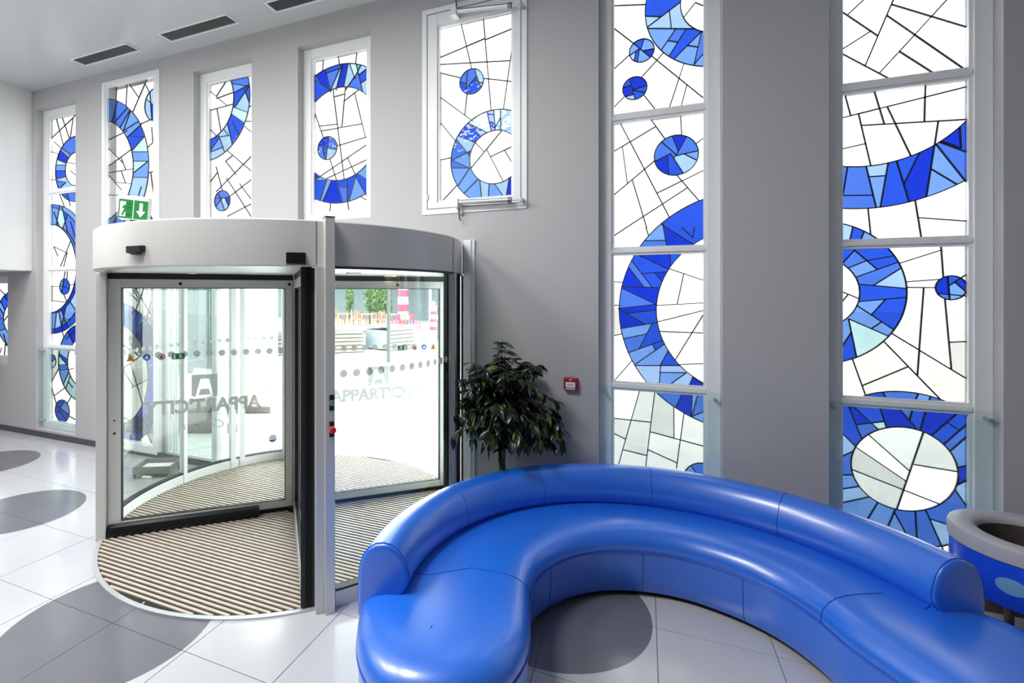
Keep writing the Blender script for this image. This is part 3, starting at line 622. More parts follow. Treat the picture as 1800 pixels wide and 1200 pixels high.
# ------------------------------------------------------------------ revolving door
DC = Vector((-3.06, 3.751, 0)); RD = 1.575
ZB, ZT = 2.228, 2.532
door = empty('revolving_door', DC); tag(door, 'large curved revolving door with white canopy drum and four glazed wings', 'revolving door')
dc = tuple(DC)
can = MB().lathe([(1.49, ZB + .006), (1.515, ZB), (RD - .01, ZB), (RD, ZB + .008), (RD, ZT - .008), (RD - .008, ZT), (0, ZT)], dc, 120).build('canopy', M_alu, door, smooth=True)
MB().lathe([(0, ZB + .006), (1.495, ZB + .006)], dc, 96).build('soffit', mat('canopy_soffit', srgb(232, 232, 229), .35), can)
MB().ringseg(1.45, 1.50, ZB + .001, ZB + .007, dc, n=96).build('soffit_trim', M_alud, can)
for a in (-46.3, 2.5, 182, 25, 154):   # vertical joints of the canopy skin
    p = DC + Vector((math.cos(R(a)), math.sin(R(a)), 0)) * (RD + .0005); MB().bar((p.x, p.y, ZB + .01), (p.x, p.y, ZT - .01), .004, .004, up=(math.cos(R(a)), math.sin(R(a)), 0)).build('panel_joint', M_base, can)
M_dl = emis('downlight_glow', (1, .72, .5, 1), 5)
for a, r in ((-15, .8), (38, .9), (75, .8), (128, .9), (165, .8), (218, .9)):
    p = DC + Vector((math.cos(R(a)) * r, math.sin(R(a)) * r, ZB + .006))
    q = MB().lathe([(.045, -.012), (.062, -.012), (.064, -.002), (.045, -.002)], tuple(p), 24).build('downlight_ring', M_white, can, smooth=True)
    MB().lathe([(0, -.004), (.045, -.004)], tuple(p), 20).build('downlight_bulb', M_dl, q)
def polar(a, r, z=0): return DC + Vector((math.cos(R(a)) * r, math.sin(R(a)) * r, z))
def post(name, a, r0, r1, w, z0, z1, m, par=None, bevel=.003):
    d = Vector((math.cos(R(a)), math.sin(R(a)), 0)); return MB().bar(polar(a, (r0 + r1) / 2, z0), polar(a, (r0 + r1) / 2, z1), w, r1 - r0, up=d).build(name, m, par or door, bevel=bevel)
# jamb posts of the inner and outer openings
pr_ = post('jamb_post', -43.6, 1.555, 1.655, .062, 0, ZT + .012, M_alu)
post('jamb_cap', -43.6, 1.553, 1.657, .064, ZT + .012, ZT + .018, M_blackp, pr_, 0)
post('jamb_lip', -45.3, 1.562, 1.625, .075, 0, ZB, M_alu, pr_)
pl_ = post('jamb_post', -136.4, 1.53, 1.60, .06, 0, ZB, M_alu)
post('jamb_seal', -138.6, 1.515, 1.565, .035, .01, ZB, M_black, pl_, 0)
post('jamb_post', 45.5, 1.53, 1.6, .055, 0, ZB, M_frame); post('jamb_post', 134.5, 1.53, 1.6, .055, 0, ZB, M_frame)
for a in (2.2, 177.8): post('wall_post', a, 1.53, 1.60, .045, 0, ZB, M_frame if a > 90 else M_alu)
for a in (23.5, 27.0, 153.0, 156.8): post('wall_post', a, 1.525, 1.605, .06, 0, ZB, M_frame)
post('seal_strip', -1.6, 1.535, 1.575, .02, .1, ZB, M_black, bevel=0); post('seal_strip', 20.8, 1.535, 1.59, .02, .1, ZB, M_black, bevel=0); post('seal_strip', 9.0, 1.535, 1.585, .012, .1, ZB, M_black, bevel=0)
# curved drum walls: rails and glass
for a0, a1 in ((-42, 45), (135, 222)):
    right = a0 < 0
    MB().ringseg(1.535, 1.605, 0, .105, dc, a0, a1, 40).build('curved_rail', M_alu if right else M_frame, door)
    MB().ringseg(1.535, 1.598, .105, .118, dc, a0, a1, 40).build('rail_gasket', M_black, door)
    MB().ringseg(1.55, 1.585, ZB - .009, ZB, dc, a0, a1, 40).build('head_gasket', M_black, door)
for a0, a1 in ((-41.8, 1.2), (3.2, 22.5), (28, 44.5), (135.5, 152), (157.8, 176.8), (178.8, 221.8)):
    g = MB().ringseg(1.562, 1.570, .112, ZB - .01, dc, a0, a1, max(4, int((a1 - a0) / 2))).build('curved_pane', G_drum, door, smooth=True)
    if a0 < 2:   # frosted safety dots on this pane
        mb = MB()
        aa = a0 + 2.0 if a0 < 0 else a0 + 1
        while aa < a1 - .5:
            for rr in ((1.5722,) if a0 < 100 else (1.56,)):
                ring = [polar(aa + math.degrees(.027 * math.cos(2 * math.pi * i / 18) / rr), rr, 1.522 + .027 * math.sin(2 * math.pi * i / 18)) for i in range(18)]
                mb.add(ring, [tuple(range(18))])
            aa += 3.35
        mb.build('safety_dots', M_frost, g)
    elif a0 > 130:
        mb = MB(); aa = a0 + 1.2
        while aa < a1 - .6:
            ring = [polar(aa + math.degrees(.024 * math.cos(2 * math.pi * i / 18) / 1.56), 1.5605, 1.512 + .024 * math.sin(2 * math.pi * i / 18)) for i in range(18)]
            mb.add(ring, [tuple(range(18))]); aa += 3.35
        mb.build('safety_dots', M_frost, g)
# round sticker on the far pane
M_stk = mat('sticker_white', srgb(225, 228, 230), .5); M_stkb = mat('sticker_blue', srgb(40, 90, 190), .5); M_red = mat('sign_red', srgb(190, 40, 60), .45)
aS = 139.6; zs = .27
g = MB(); g.add([polar(aS + math.degrees(.05 * math.cos(2 * math.pi * i / 24) / 1.56), 1.559, zs + .05 * math.sin(2 * math.pi * i / 24)) for i in range(24)], [tuple(range(24))]); st = g.build('round_sticker', M_stk, door)
g = MB(); ptsb = [(.046 * math.cos(t), .046 * math.sin(t)) for t in [R(200 + i * 140 / 12) for i in range(13)]]
g.add([polar(aS + math.degrees(x / 1.56), 1.5575, zs + z) for x, z in ptsb], [tuple(range(13))]); g.build('sticker_band', M_stkb, st)
g = MB(); g.add([polar(aS + math.degrees(x / 1.56), 1.5575, zs + z) for x, z in ((-.02, .012), (0, .004), (.02, .018), (.004, -.006), (-.006, .0))], [tuple(range(5))]); g.build('sticker_bird', M_red, st)
# wings
LOGO = [((-.09, .085), (.09, .085), (.1, .075), (.1, -.085), (.088, -.1), (.03, .04), (-.03, .04), (-.088, -.1), (-.1, -.085), (-.1, .075))]
M_pict = {'green': mat('sign_green', srgb(30, 130, 60), .45), 'white': mat('sign_white', srgb(235, 238, 235), .5), 'red': M_red, 'blue': mat('sign_blue', srgb(30, 90, 200), .45), 'orange': mat('sign_orange', srgb(235, 150, 40), .45), 'black': mat('sign_black', srgb(20, 20, 22), .5)}
def wing(ang, near, decal):
    """near: side (+1 left-hand normal, -1 right-hand) towards the viewer; decal 0 none, 1 readable, -1 mirrored"""
    d = Vector((math.cos(R(ang)), math.sin(R(ang)), 0)); n = Vector((-d.y, d.x, 0)) * near
    P = lambda r, off, z: DC + d * r + n * off + Vector((0, 0, z))
    def bx(mb, r0, r1, o0, o1, z0, z1):
        vs = [P(r, o, z) for z in (z0, z1) for r, o in ((r0, o0), (r1, o0), (r1, o1), (r0, o1))]
        return mb.add(vs, [(0, 3, 2, 1), (4, 5, 6, 7), (0, 1, 5, 4), (1, 2, 6, 5), (2, 3, 7, 6), (3, 0, 4, 7)])
    m = MB(); bx(m, .035, .10, -.025, .025, .055, 2.18); bx(m, 1.432, 1.53, -.025, .025, .055, 2.18); bx(m, .10, 1.432, -.025, .025, 2.108, 2.18); bx(m, .10, 1.432, -.025, .025, .055, .118)
    w = m.build('wing', M_alu, door, bevel=.003)
    bx(MB(), .10, 1.432, -.004, .004, .118, 2.108).build('glass_pane', G_door, w)
    m = MB()
    for r0, r1, z0, z1 in ((.10, .107, .118, 2.108), (1.425, 1.432, .118, 2.108), (.107, 1.425, .118, .125), (.107, 1.425, 2.101, 2.108)): bx(m, r0, r1, -.02, .02, z0, z1)
    m.build('glazing_gasket', M_black, w)
    bx(MB(), .03, 1.53, -.02, .02, 2.18, ZB + .004).build('top_brush', M_black, w)
    bx(MB(), .03, 1.53, -.012, .012, .014, .055).build('bottom_brush', M_black, w)
    e = bx(MB(), 1.53, 1.556, -.035, .035, .02, ZB + .003).build('edge_seal', M_black, w)
    for r in (.98, .065): 
        MB().tube([P(r, .025, 2.143), P(r, .038, 2.143)], .014, 14).build('stop_knob', M_blackp, w, smooth=True)
    if near:
        MB().tube([P(1.48, .0255, .87), P(1.48, .027, .87)], .011, 12).build('key_hole', M_blackp, w); MB().tube([P(1.48, .0255, .98), P(1.48, .027, .98)], .008, 12).build('key_hole', M_blackp, w)
    if decal:
        off = .006; mir = decal
        # frosted dots
        m = MB(); r = .14
        while r < 1.42:
            m.add([P(r + .028 * math.cos(2 * math.pi * i / 18), off, 1.52 + .028 * math.sin(2 * math.pi * i / 18)) for i in range(18)], [tuple(range(18))]); r += .1017
        m.build('safety_dots', M_frost, w)
        # lettering: x runs along +r times the reading direction
        sgn = 1 if decal > 0 else -1
        rc = .79
        def put(vs, fs, x0, z0, name, m_, o=off):
            MB().add([P(x0 + v[0] * 1, o, z0 + v[1]) for v in vs], fs).build(name, m_, w)
        vs, fs = text_mesh("APPART'CITY", .158, .0075); put(vs, fs, rc, 1.05, 'lettering', M_frost)
        vs, fs = text_mesh("Confort", .105, -.001, .35); put(vs, fs, rc, .88, 'lettering', M_frost)
        m = MB()
        for z0 in (1.232,):
            Q = lambda pts: m.add([P(rc + x, off, z0 + z) for x, z in pts], [tuple(range(len(pts)))])
            Q([(-.105, .1), (.105, .1), (.105, .06), (-.105, .06)]); Q([(-.105, .06), (-.035, .06), (-.075, -.1), (-.105, -.1)]); Q([(.035, .06), (.105, .06), (.105, -.085), (.075, -.1)])
            Q([(-.035, -.03), (.035, -.03), (.05, -.085), (-.05, -.085)])
        m.build('logo_mark', M_frost, w)
        # safety pictograms; in reading order from the hub side
        rs = {1: (1.035, 1.165, 1.265, 1.365), -1: (1.0, 1.13, 1.245, 1.365)}[decal]; z0 = 1.503
        def poly(pts, r, m_, o, par=None, name='pictogram'):
            return MB().add([P(r + x, off + o, z0 + z) for x, z in pts], [tuple(range(len(pts)))]).build(name, m_, par or w)
        cir = lambda rr, nn=20: [(rr * math.cos(2 * math.pi * i / nn), rr * math.sin(2 * math.pi * i / nn)) for i in range(nn)]
        g = poly([(-.05, -.026), (.05, -.026), (.05, .026), (-.05, .026)], rs[0], M_pict['green'], .001)
        run = [(-.028, -.018), (-.018, -.018), (-.008, -.004), (.002, -.018), (.012, -.018), (.0, .0), (.006, .008), (.016, .004), (.016, .009), (.004, .014), (-.012, .01), (-.014, .002), (-.012, -.004)]
        poly([(x - .014, z) for x, z in run], rs[0], M_pict['white'], .002, w, 'pictogram_figure'); poly([(x - .01, z + .019) for x, z in cir(.005, 10)], rs[0], M_pict['white'], .002, w, 'pictogram_figure'); poly([(.02, -.019), (.04, -.019), (.04, .019), (.02, .019)], rs[0], M_pict['white'], .002, w, 'pictogram_figure')
        poly(cir(.029), rs[1], M_pict['red'], .001); poly(cir(.023), rs[1], M_pict['white'], .002); poly([(-.010, -.016), (.004, -.016), (.012, .002), (.004, .014), (-.006, .006)], rs[1], M_pict['black'], .003, w, 'pictogram_figure'); poly([(-.017, .013), (-.013, .017), (.017, -.013), (.013, -.017)], rs[1], M_pict['red'], .004, w, 'pictogram_figure')
        poly(cir(.029), rs[2], M_pict['blue'], .001); poly([(-.012, -.018), (-.002, -.018), (0, .0), (.01, -.018), (.016, -.016), (.008, .008), (-.002, .016), (-.01, .008)], rs[2], M_pict['white'], .002, w, 'pictogram_figure')
        poly([(-.032, -.027), (.032, -.027), (0, .03)], rs[3], M_pict['black'], .001); poly([(-.027, -.024), (.027, -.024), (0, .024)], rs[3], M_pict['orange'], .002); poly([(-.003, -.018), (.003, -.018), (.004, .008), (-.004, .008)], rs[3], M_pict['black'], .003, w, 'pictogram_figure')
    return w, P, bx
w1, P1, bx1 = wing(-138.5, 1, -1)
m = MB()
pr1 = [(-.005, .0), (.06, .0), (.066, .02), (.045, .07), (.02, .085), (-.005, .085)]
m.prism(pr1, lambda q: P1(.33, .02 + q[0], .018 + q[1]), lambda q: P1(1.525, .02 + q[0], .018 + q[1])); m.build('bumper_bar', M_blackp, w1, bevel=.004)
w2, P2, bx2 = wing(-48.5, 1, 0)
bx2(MB(), 1.45, 1.556, -.012, .088, .015, ZB - .005).build('edge_buffer', M_black, w2, bevel=.004)
bx2(MB(), .1, 1.45, -.034, -.026, .055, .085).build('kick_strip', M_alud, w2)
w3, P3, bx3 = wing(41.5, -1, 1); w4, P4, bx4 = wing(131.5, 1, 0)
MB().tube([(dc[0], dc[1], .01), (dc[0], dc[1], ZB + .004)], .036, 20).build('hub_column', M_alu, door, smooth=True)
MB().lathe([(0, .012), (.085, .012), (.085, .05), (.05, .055), (0, .055)], dc, 24).build('hub_base', M_black, door, smooth=True)
# motion sensors on the canopy
def sensor(a, z, w, h, dep, name, shape=0):
    d = Vector((math.cos(R(a)), math.sin(R(a)), 0)); t_ = Vector((-d.y, d.x, 0)); c = polar(a, RD, z)
    m = MB()
    prof = [(-w / 2, -h / 2), (w / 2, -h / 2), (w / 2, h / 2), (-w / 2, h / 2)] if not shape else [(-w / 2, -h * .25), (-w * .3, -h * .35), (-w * .05, -h * .5), (w * .2, -h * .42), (w * .3, -h * .22), (w / 2, -h * .2), (w / 2, h / 2), (-w / 2, h / 2)]
    m.prism(prof, lambda q: c + t_ * q[0] + Vector((0, 0, q[1])) - d * .012, lambda q: c + t_ * q[0] * .94 + Vector((0, 0, q[1] * .94)) + d * dep)
    return m.build(name, M_blackp, can, bevel=.003)
sensor(-89.8, 2.335, .142, .062, .035, 'motion_sensor', 1); sensor(-50.9, 2.278, .125, .078, .05, 'presence_sensor')
# push buttons on the jamb post
d_ = Vector((math.cos(R(-43.6)), math.sin(R(-43.6)), 0)); t_ = Vector((-d_.y, d_.x, 0))
def onpost(x, z, o): return polar(-43.6, 1.655, z) + t_ * x + d_ * o
for z, kind in ((1.355, 0), (1.185, 1)):
    m = MB(); m.prism([(-.006, -.05), (.024, -.05), (.024, .05), (-.006, .05)], lambda q: onpost(q[0], z + q[1], 0), lambda q: onpost(q[0], z + q[1], .006)); b = m.build('button_plate', M_blackp, pr_, bevel=.002)
    if kind == 0:
        MB().tube([onpost(.009, z, .004), onpost(.009, z, .018)], .018, 18).build('push_button', M_alud, b, smooth=True); MB().tube([onpost(.009, z, .018), onpost(.009, z, .02)], .012, 16).build('button_lens', mat('green_lens', srgb(60, 160, 90), .3), b)
    else:
        m = MB(); m.prism([(-.006, -.02), (.024, -.02), (.024, .02), (-.006, .02)], lambda q: onpost(q[0], z + q[1], .006), lambda q: onpost(q[0], z + q[1], .009)); m.build('yellow_plate', M_pict['orange'], b)
        MB().tube([onpost(.012, z, .006), onpost(.012, z, .02), onpost(.012, z, .022), onpost(.012, z, .034), onpost(.012, z, .038)], [.01, .01, .021, .021, .016], 18).build('emergency_button', mat('button_red', srgb(200, 30, 60), .35), b, smooth=True)
# cover profiles where drum meets the facade
m = MB(); m.box((-1.555, D - .02, 0), (-1.445, D + .02, 2.55)); m.box((-1.50, D - .032, 0), (-1.475, D - .019, 2.55)); m.build('side_cover', M_frame, door, bevel=.003)
m = MB(); m.box((-4.70, D - .02, 0), (-4.62, D + .1, 2.55)); m.build('side_cover', M_frame, door, bevel=.003)
MB().box((-4.40, D + .12, 2.236), (-1.72, D + .16, 2.535)).build('head_cover', M_alu, door)  # extended to block daylight leaking behind the canopy
# ------------------------------------------------------------------ entrance mat
emat = empty('entrance_mat', (dc[0], dc[1], 0)); tag(emat, 'round ribbed entrance mat with metal rim under the revolving door', 'mat')
MB().lathe([(1.555, -.012), (1.555, .004), (0, .004)], dc, 96).build('mat_base', mat('mat_rubber', srgb(44, 38, 34), .9), emat)
MB().ringseg(1.545, 1.578, -.012, .012, dc, n=120).build('mat_rim', mat('rim_metal', srgb(205, 208, 212), .3, metal=.5), emat, smooth=True)
M_strip = mat('mat_strip', srgb(190, 179, 166), .5, metal=.1, noise=.16, scale=10); 
for k_ in range(-38, 39):
    y = k_ * .0403
    if abs(y) > 1.53: continue
    hw = math.sqrt(1.544 ** 2 - y * y) - .004
    for xa, xb in ((-hw, -.006), (.006, hw)):
        if xb - xa < .03: continue
        MB().box((dc[0] + xa, dc[1] + y - .0098, .003), (dc[0] + xb, dc[1] + y + .0098, .013)).build('mat_strip', M_strip, emat)
m = MB()
for k_ in range(-38, 38): m.box((dc[0] - .004, dc[1] + k_ * .0403 - .0085, .004), (dc[0] + .004, dc[1] + k_ * .0403 + .0085, .0135))
o = m.build('divider', mat('divider_metal', srgb(225, 225, 222), .4, metal=.3), emat); o['kind'] = 'stuff'
# ------------------------------------------------------------------ exit sign on the canopy
ep = Vector((0, 0, H)) + ray(233, 386) * 3.36
ed = (Vector((0, 0, 0)) - Vector((ep.x, ep.y, 0))).normalized()
ea = math.atan2(ed.y, ed.x) + R(90) + R(-14)
ex = empty('exit_sign', (ep.x, ep.y, ZT + .0)); tag(ex, 'green running man exit sign with down arrow standing on the door canopy', 'exit sign')
ME = Matrix.Translation((ep.x, ep.y, ep.z)) @ Matrix.Rotation(ea, 4, 'Z') @ Matrix.Rotation(R(4), 4, 'Y')
m = MB().box((-.092, -.002, .0), (.092, .075, .165), ME); m.build('housing', M_white, ex, bevel=.006)
MB().box((-.02, .02, ZT - ep.z + .004), (.05, .05, .01), ME).build('bracket', M_blackp, ex)
def plate(pts, y, m_, name): 
    return MB().prism(pts, lambda q: ME @ Vector((q[0], y, q[1])), lambda q: ME @ Vector((q[0], y - .0015, q[1]))).build(name, m_, ex)
plate([(-.088, .006), (-.003, .006), (-.003, .135), (-.088, .135)], -.002, M_pict['green'], 'green_panel'); plate([(.003, .006), (.088, .006), (.088, .135), (.003, .135)], -.002, M_pict['green'], 'green_panel')
plate([(.036, .118), (.056, .118), (.056, .062), (.074, .062), (.046, .02), (.018, .062), (.036, .062)], -.0036, M_pict['white'], 'arrow')
plate([(-.08, .016), (-.045, .016), (-.045, .12), (-.08, .12)], -.0036, M_pict['white'], 'doorway')
plate([(-.07, .025), (-.06, .025), (-.046, .055), (-.03, .03), (-.016, .03), (-.036, .07), (-.028, .088), (-.014, .08), (-.012, .09), (-.032, .102), (-.056, .094), (-.066, .074), (-.058, .07), (-.05, .082), (-.056, .06)], -.005, M_pict['green'], 'running_figure')
plate([(-.03 + .009 * math.cos(i), .113 + .009 * math.sin(i)) for i in [2 * math.pi * j / 12 for j in range(12)]], -.005, M_pict['green'], 'running_figure')
MB().box((-.03, -.004, .148), (.03, .0, .16), ME).build('sign_lamp', emis('sign_lamp_glow', (.9, 1, .92, 1), 2.5), ex)
# ------------------------------------------------------------------ sofa
def catmull(P, n):
    out = []; N = len(P)
    for i in range(N):
        p0, p1, p2, p3 = (Vector(P[(i + k) % N]) for k in (-1, 0, 1, 2))
        for j in range(12):
            t = j / 12; out.append(.5 * ((2 * p1) + (p2 - p0) * t + (2 * p0 - 5 * p1 + 4 * p2 - p3) * t * t + (3 * p1 - p0 - 3 * p2 + p3) * t ** 3))
    L = [0]
    for i in range(len(out)): L.append(L[-1] + (out[(i + 1) % len(out)] - out[i]).length)
    res = []; k = 0
    for i in range(n):
        s_ = L[-1] * i / n
        while L[k + 1] < s_: k += 1
        f = (s_ - L[k]) / max(1e-9, L[k + 1] - L[k]); res.append(out[k].lerp(out[(k + 1) % len(out)], f))
    return res
SCN = Vector((.14, 2.6)); RB = 1.46
inner = [(-.95, 1.80), (-.72, 1.87), (-.57, 2.05), (-.52, 2.28), (-.555, 2.52), (-.60, 2.72), (-.61, 2.92), (-.55, 3.12), (-.42, 3.31), (-.235, 3.455), (0, 3.54), (.25, 3.555), (.52, 3.475), (.71, 3.35), (.845, 3.165), (.92, 2.98), (1.03, 2.80), (1.17, 2.60), (1.38, 2.46), (1.62, 2.48), (1.80, 2.64), (1.85, 2.87), (1.79, 3.10), (1.70, 3.29)]
outer = [(SCN.x + 1.60 * math.cos(R(a)), SCN.y + 1.60 * math.sin(R(a))) for a in range(32, 184, 15)] + [(-1.455, 2.42), (-1.37, 2.18), (-1.26, 1.99), (-1.12, 1.86)]
OUT = catmull(inner + outer, 260); NO = len(OUT)
NRM = []
for i in range(NO):
    d = (OUT[(i + 2) % NO] - OUT[i - 2]); NRM.append(Vector((d.y, -d.x)).normalized())
for _ in range(3): NRM = [(NRM[i - 1] + NRM[i] * 2 + NRM[(i + 1) % NO]).normalized() for i in range(NO)]
def spt(i, ins, z): p = OUT[i % NO] - NRM[i % NO] * ins; return (p.x, p.y, z)
sofa = empty('curved_sofa', (SCN.x, SCN.y, 0)); tag(sofa, 'large C-shaped glossy blue leatherette sofa in front of the windows', 'sofa')
PROF_LO = [(.035, .035), (.018, .07), (.006, .15), (.002, .24), (0, .318)]
PROF_HI = [(0, .318), (-.006, .34), (-.004, .365), (.010, .397), (.036, .426), (.074, .447), (.125, .460), (.19, .466), (.26, .468), (.33, .469)]
def loft(prof, fill_top=False, fill_bot=False):
    m = MB(); k = 0
    for ins, z in prof: m.v += [spt(i, ins, z) for i in range(NO)]
    for q in range(len(prof) - 1):
        for i in range(NO): m.f.append((q * NO + i, q * NO + (i + 1) % NO, (q + 1) * NO + (i + 1) % NO, (q + 1) * NO + i))
    if fill_top:
        k = (len(prof) - 1) * NO
        for t in geometry.tessellate_polygon([[Vector((v[0], v[1], 0)) for v in m.v[k:]]]):
            a, b, c = (Vector(m.v[k + i]) for i in t)
            m.f.append(tuple(k + i for i in (t if (b - a).cross(c - a).z > 0 else t[::-1])))
    return m
loft(PROF_LO).build('front_panel', M_blue, sofa, smooth=True, fix=False)
seat = loft(PROF_HI, True).build('seat', M_blue, sofa, smooth=True, fix=False)
loft([(.07, 0), (.07, .05)]).build('plinth', M_plinth, sofa, fix=False)
MB().tube([spt(i, -.004, .318) for i in range(NO)], .0048, 6, closed=True).build('piping', M_piping, seat, smooth=True, fix=False)
def nearest(x, y): return min(range(NO), key=lambda i: (OUT[i] - Vector((x, y))).length)
def seam(a, b, par):
    p = [spt(a, i - .0005, z + .0008) for i, z in PROF_HI]; q = [spt(b, i - .0005, z + .0008) for i, z in reversed(PROF_HI)]
    mid = [tuple(Vector(p[-1]).lerp(Vector(q[0]), t)) for t in (.33, .66)]
    MB().tube(p + mid + q, .0022, 5).build('seam', M_seam, par, fix=False)
seam(nearest(-.60, 2.72), nearest(-1.47, 2.50), seat); seam(nearest(.85, 3.15), nearest(1.50, 3.44), seat)
for x, y in ((.54, 3.47), (-.55, 3.12), (.0, 3.54)):
    i = nearest(x, y); MB().tube([spt(i, a - .001, z) for a, z in PROF_LO], .0018, 5).build('panel_seam', M_seam, sofa, fix=False)
BP = [(-.070, .440), (-.104, .470), (-.128, .505), (-.138, .55), (-.131, .59), (-.112, .645), (-.08, .69), (-.042, .716), (0, .724), (.045, .716), (.085, .69), (.117, .645), (.135, .585), (.14, .52), (.14, .44), (.138, .33), (.13, .28)]
def bpt(a, q, k=1.0, cz=.55): return (SCN.x + (RB + q[0] * k) * math.cos(R(a)), SCN.y + (RB + q[0] * k) * math.sin(R(a)), cz + (q[1] - cz) * k)
A0, A1, NB = 26.5, 192.5, 120
m = MB(); n = len(BP)
angs = [A0 + (A1 - A0) * i / NB for i in range(NB + 1)]
for a in angs: m.v += [bpt(a, q) for q in BP]
for i in range(NB):
    for j in range(n): m.f.append((i * n + j, (i + 1) * n + j, (i + 1) * n + (j + 1) % n, i * n + (j + 1) % n))
back = m.build('backrest', M_blue, sofa, smooth=True)
for a, sg in ((A0, -1), (A1, 1)):
    m = MB()
    for da, kk in ((0, 1.0), (.35, .985), (.62, .94), (.74, .85)): m.v += [bpt(a + sg * da, q, kk) for q in BP]
    for r_ in range(3):
        for j in range(n): m.f.append((r_ * n + j, (r_ + 1) * n + j, (r_ + 1) * n + (j + 1) % n, r_ * n + (j + 1) % n))
    m.f.append(tuple(3 * n + j for j in range(n)))
    m.build('end_cap', M_blue, back, smooth=True)
    MB().tube([bpt(a, q, 1.008) for q in BP[1:-1]], .0035, 6).build('piping', M_piping, back, smooth=True)
for a in (158.5, 128.5, 94, 60.5): MB().tube([bpt(a, q, 1.003) for q in BP], .002, 5).build('seam', M_seam, back)
# ------------------------------------------------------------------ round planter table at the right edge
tb = empty('round_tub_table', (2.03, 3.81, 0)); tag(tb, 'round blue tub table with grey rim and dark hollow centre behind the sofa end', 'table')
tc_ = (2.03, 3.81, 0)
MB().lathe([(.338, .37), (.338, .614)], tc_, 64).build('tub_side', mat('blue_laminate', srgb(28, 80, 225), .3), tb, smooth=True)
MB().lathe([(.338, .612), (.347, .612), (.348, .68), (.342, .694), (.328, .70), (.26, .699), (.238, .692), (.226, .676), (.222, .65), (.222, .60)], tc_, 64).build('rim', mat('grey_rim', srgb(176, 176, 180), .4), tb, smooth=True)
MB().lathe([(.222, .66), (.218, .42), (0, .42)], tc_, 48).build('hollow', mat('dark_hollow', srgb(74, 68, 66), .6), tb, smooth=True)
MB().lathe([(0, .37), (.338, .37)], tc_, 48).build('underside', M_plinth, tb)
M_leg = mat('leg_brown', srgb(110, 92, 86), .5)
for a in (82, 172, 262, 352):
    x, y = tc_[0] + .3 * math.cos(R(a)), tc_[1] + .3 * math.sin(R(a)); MB().tube([(x, y, 0), (x, y, .37)], .022, 14).build('leg', M_leg, tb, smooth=True)
for a in (228, 300, 160, 90, 20):
    m = MB(); c_ = Vector(tc_)
    S_ = lambda x, z: c_ + Vector((.3405 * math.cos(R(a) + x), .3405 * math.sin(R(a) + x), .49 + z))
    for k_ in (0, .5, 1.0): m.v += [tuple(S_(.062 * k_ * math.cos(2 * math.pi * i / 24) / .34, .043 * k_ * math.sin(2 * math.pi * i / 24))) for i in range(24)]
    m.f += [(q * 24 + i, q * 24 + (i + 1) % 24, (q + 1) * 24 + (i + 1) % 24, (q + 1) * 24 + i) for q in (0, 1) for i in range(24)]
    m.build('side_dot', mat('pale_blue_dot', srgb(120, 170, 215), .35) if a == 228 else bpy.data.materials['pale_blue_dot'], tb)
# ------------------------------------------------------------------ ficus
TPX = at(883, 700, 4.0); tx, ty = TPX.x, TPX.y
fic = empty('potted_ficus', (tx, ty, 0)); tag(fic, 'bushy dark green weeping fig standing between revolving door and sofa', 'plant')
MB().lathe([(0, .0), (.10, 0), (.105, .02), (.135, .30), (.142, .31), (.142, .33), (.125, .33), (.12, .29), (0, .28)], (tx, ty, 0), 28).build('pot', mat('pot_grey', srgb(90, 92, 96), .5), fic, smooth=True)
MB().lathe([(0, .292), (.122, .285)], (tx, ty, 0), 20).build('soil', mat('soil', srgb(48, 36, 28), .95, noise=.3, scale=40), fic)
M_bark = mat('bark', srgb(74, 62, 52), .85, noise=.25, scale=30, bump=.3, bscale=60)
M_leaf = [mat('leaf_%d' % i, c, .28, noise=.15, scale=25) for i, c in enumerate((srgb(16, 30, 18), srgb(22, 40, 20), srgb(34, 56, 24), srgb(92, 130, 40)))]
for k_, (ox, oy) in enumerate(((-.012, 0), (.012, .008), (.0, -.014))):
    pts = [(tx + ox * 1.2, ty + oy, .27)]
    for i in range(1, 9):
        z = .27 + i * .11; tw = i * .8 + k_ * 2.1; pts.append((tx + .012 * math.cos(tw) + ox * .3, ty + .012 * math.sin(tw), z))
    MB().tube(pts, [.017 - .0009 * i for i in range(9)], 8).build('trunk', M_bark, fic, smooth=True)
rl = random.Random(5)
CZ = 1.20
branches = []
for k_ in range(74):
    a = rl.uniform(0, 2 * math.pi); el = rl.uniform(-.25, 1.15); z0 = rl.uniform(.78, 1.28); L = rl.uniform(.30, .55) * (1 - .18 * max(0, math.sin(el)))
    p = Vector((tx, ty, z0)); pts = [p.copy()]; d = Vector((math.cos(a) * math.cos(el), math.sin(a) * math.cos(el) , math.sin(el)))
    for i in range(7):
        p = p + d * L / 7; d = (d + Vector((0, 0, -.13))).normalized(); p.y = min(p.y, D - .05); pts.append(p.copy())
    branches.append(pts)
for z1, dx in ((1.70, 0.0), (1.66, .03), (1.60, -.04)):
    branches.append([Vector((tx + dx * i / 6, ty, 1.15 + (z1 - 1.15) * i / 6)) for i in range(7)])
for k_ in range(10):   # drooping side shoots
    a = rl.uniform(0, 2 * math.pi); pts = []; p = Vector((tx + .25 * math.cos(a), ty + .2 * math.sin(a), rl.uniform(1.0, 1.2)))
    d = Vector((math.cos(a) * .7, math.sin(a) * .5, -.1))
    for i in range(7):
        if p.z < .74: break
        pts.append(p.copy()); p = p + d * .055; p.y = min(p.y, D - .05); d = (d + Vector((0, 0, -.22))).normalized()
    if len(pts) > 2: branches.append(pts)
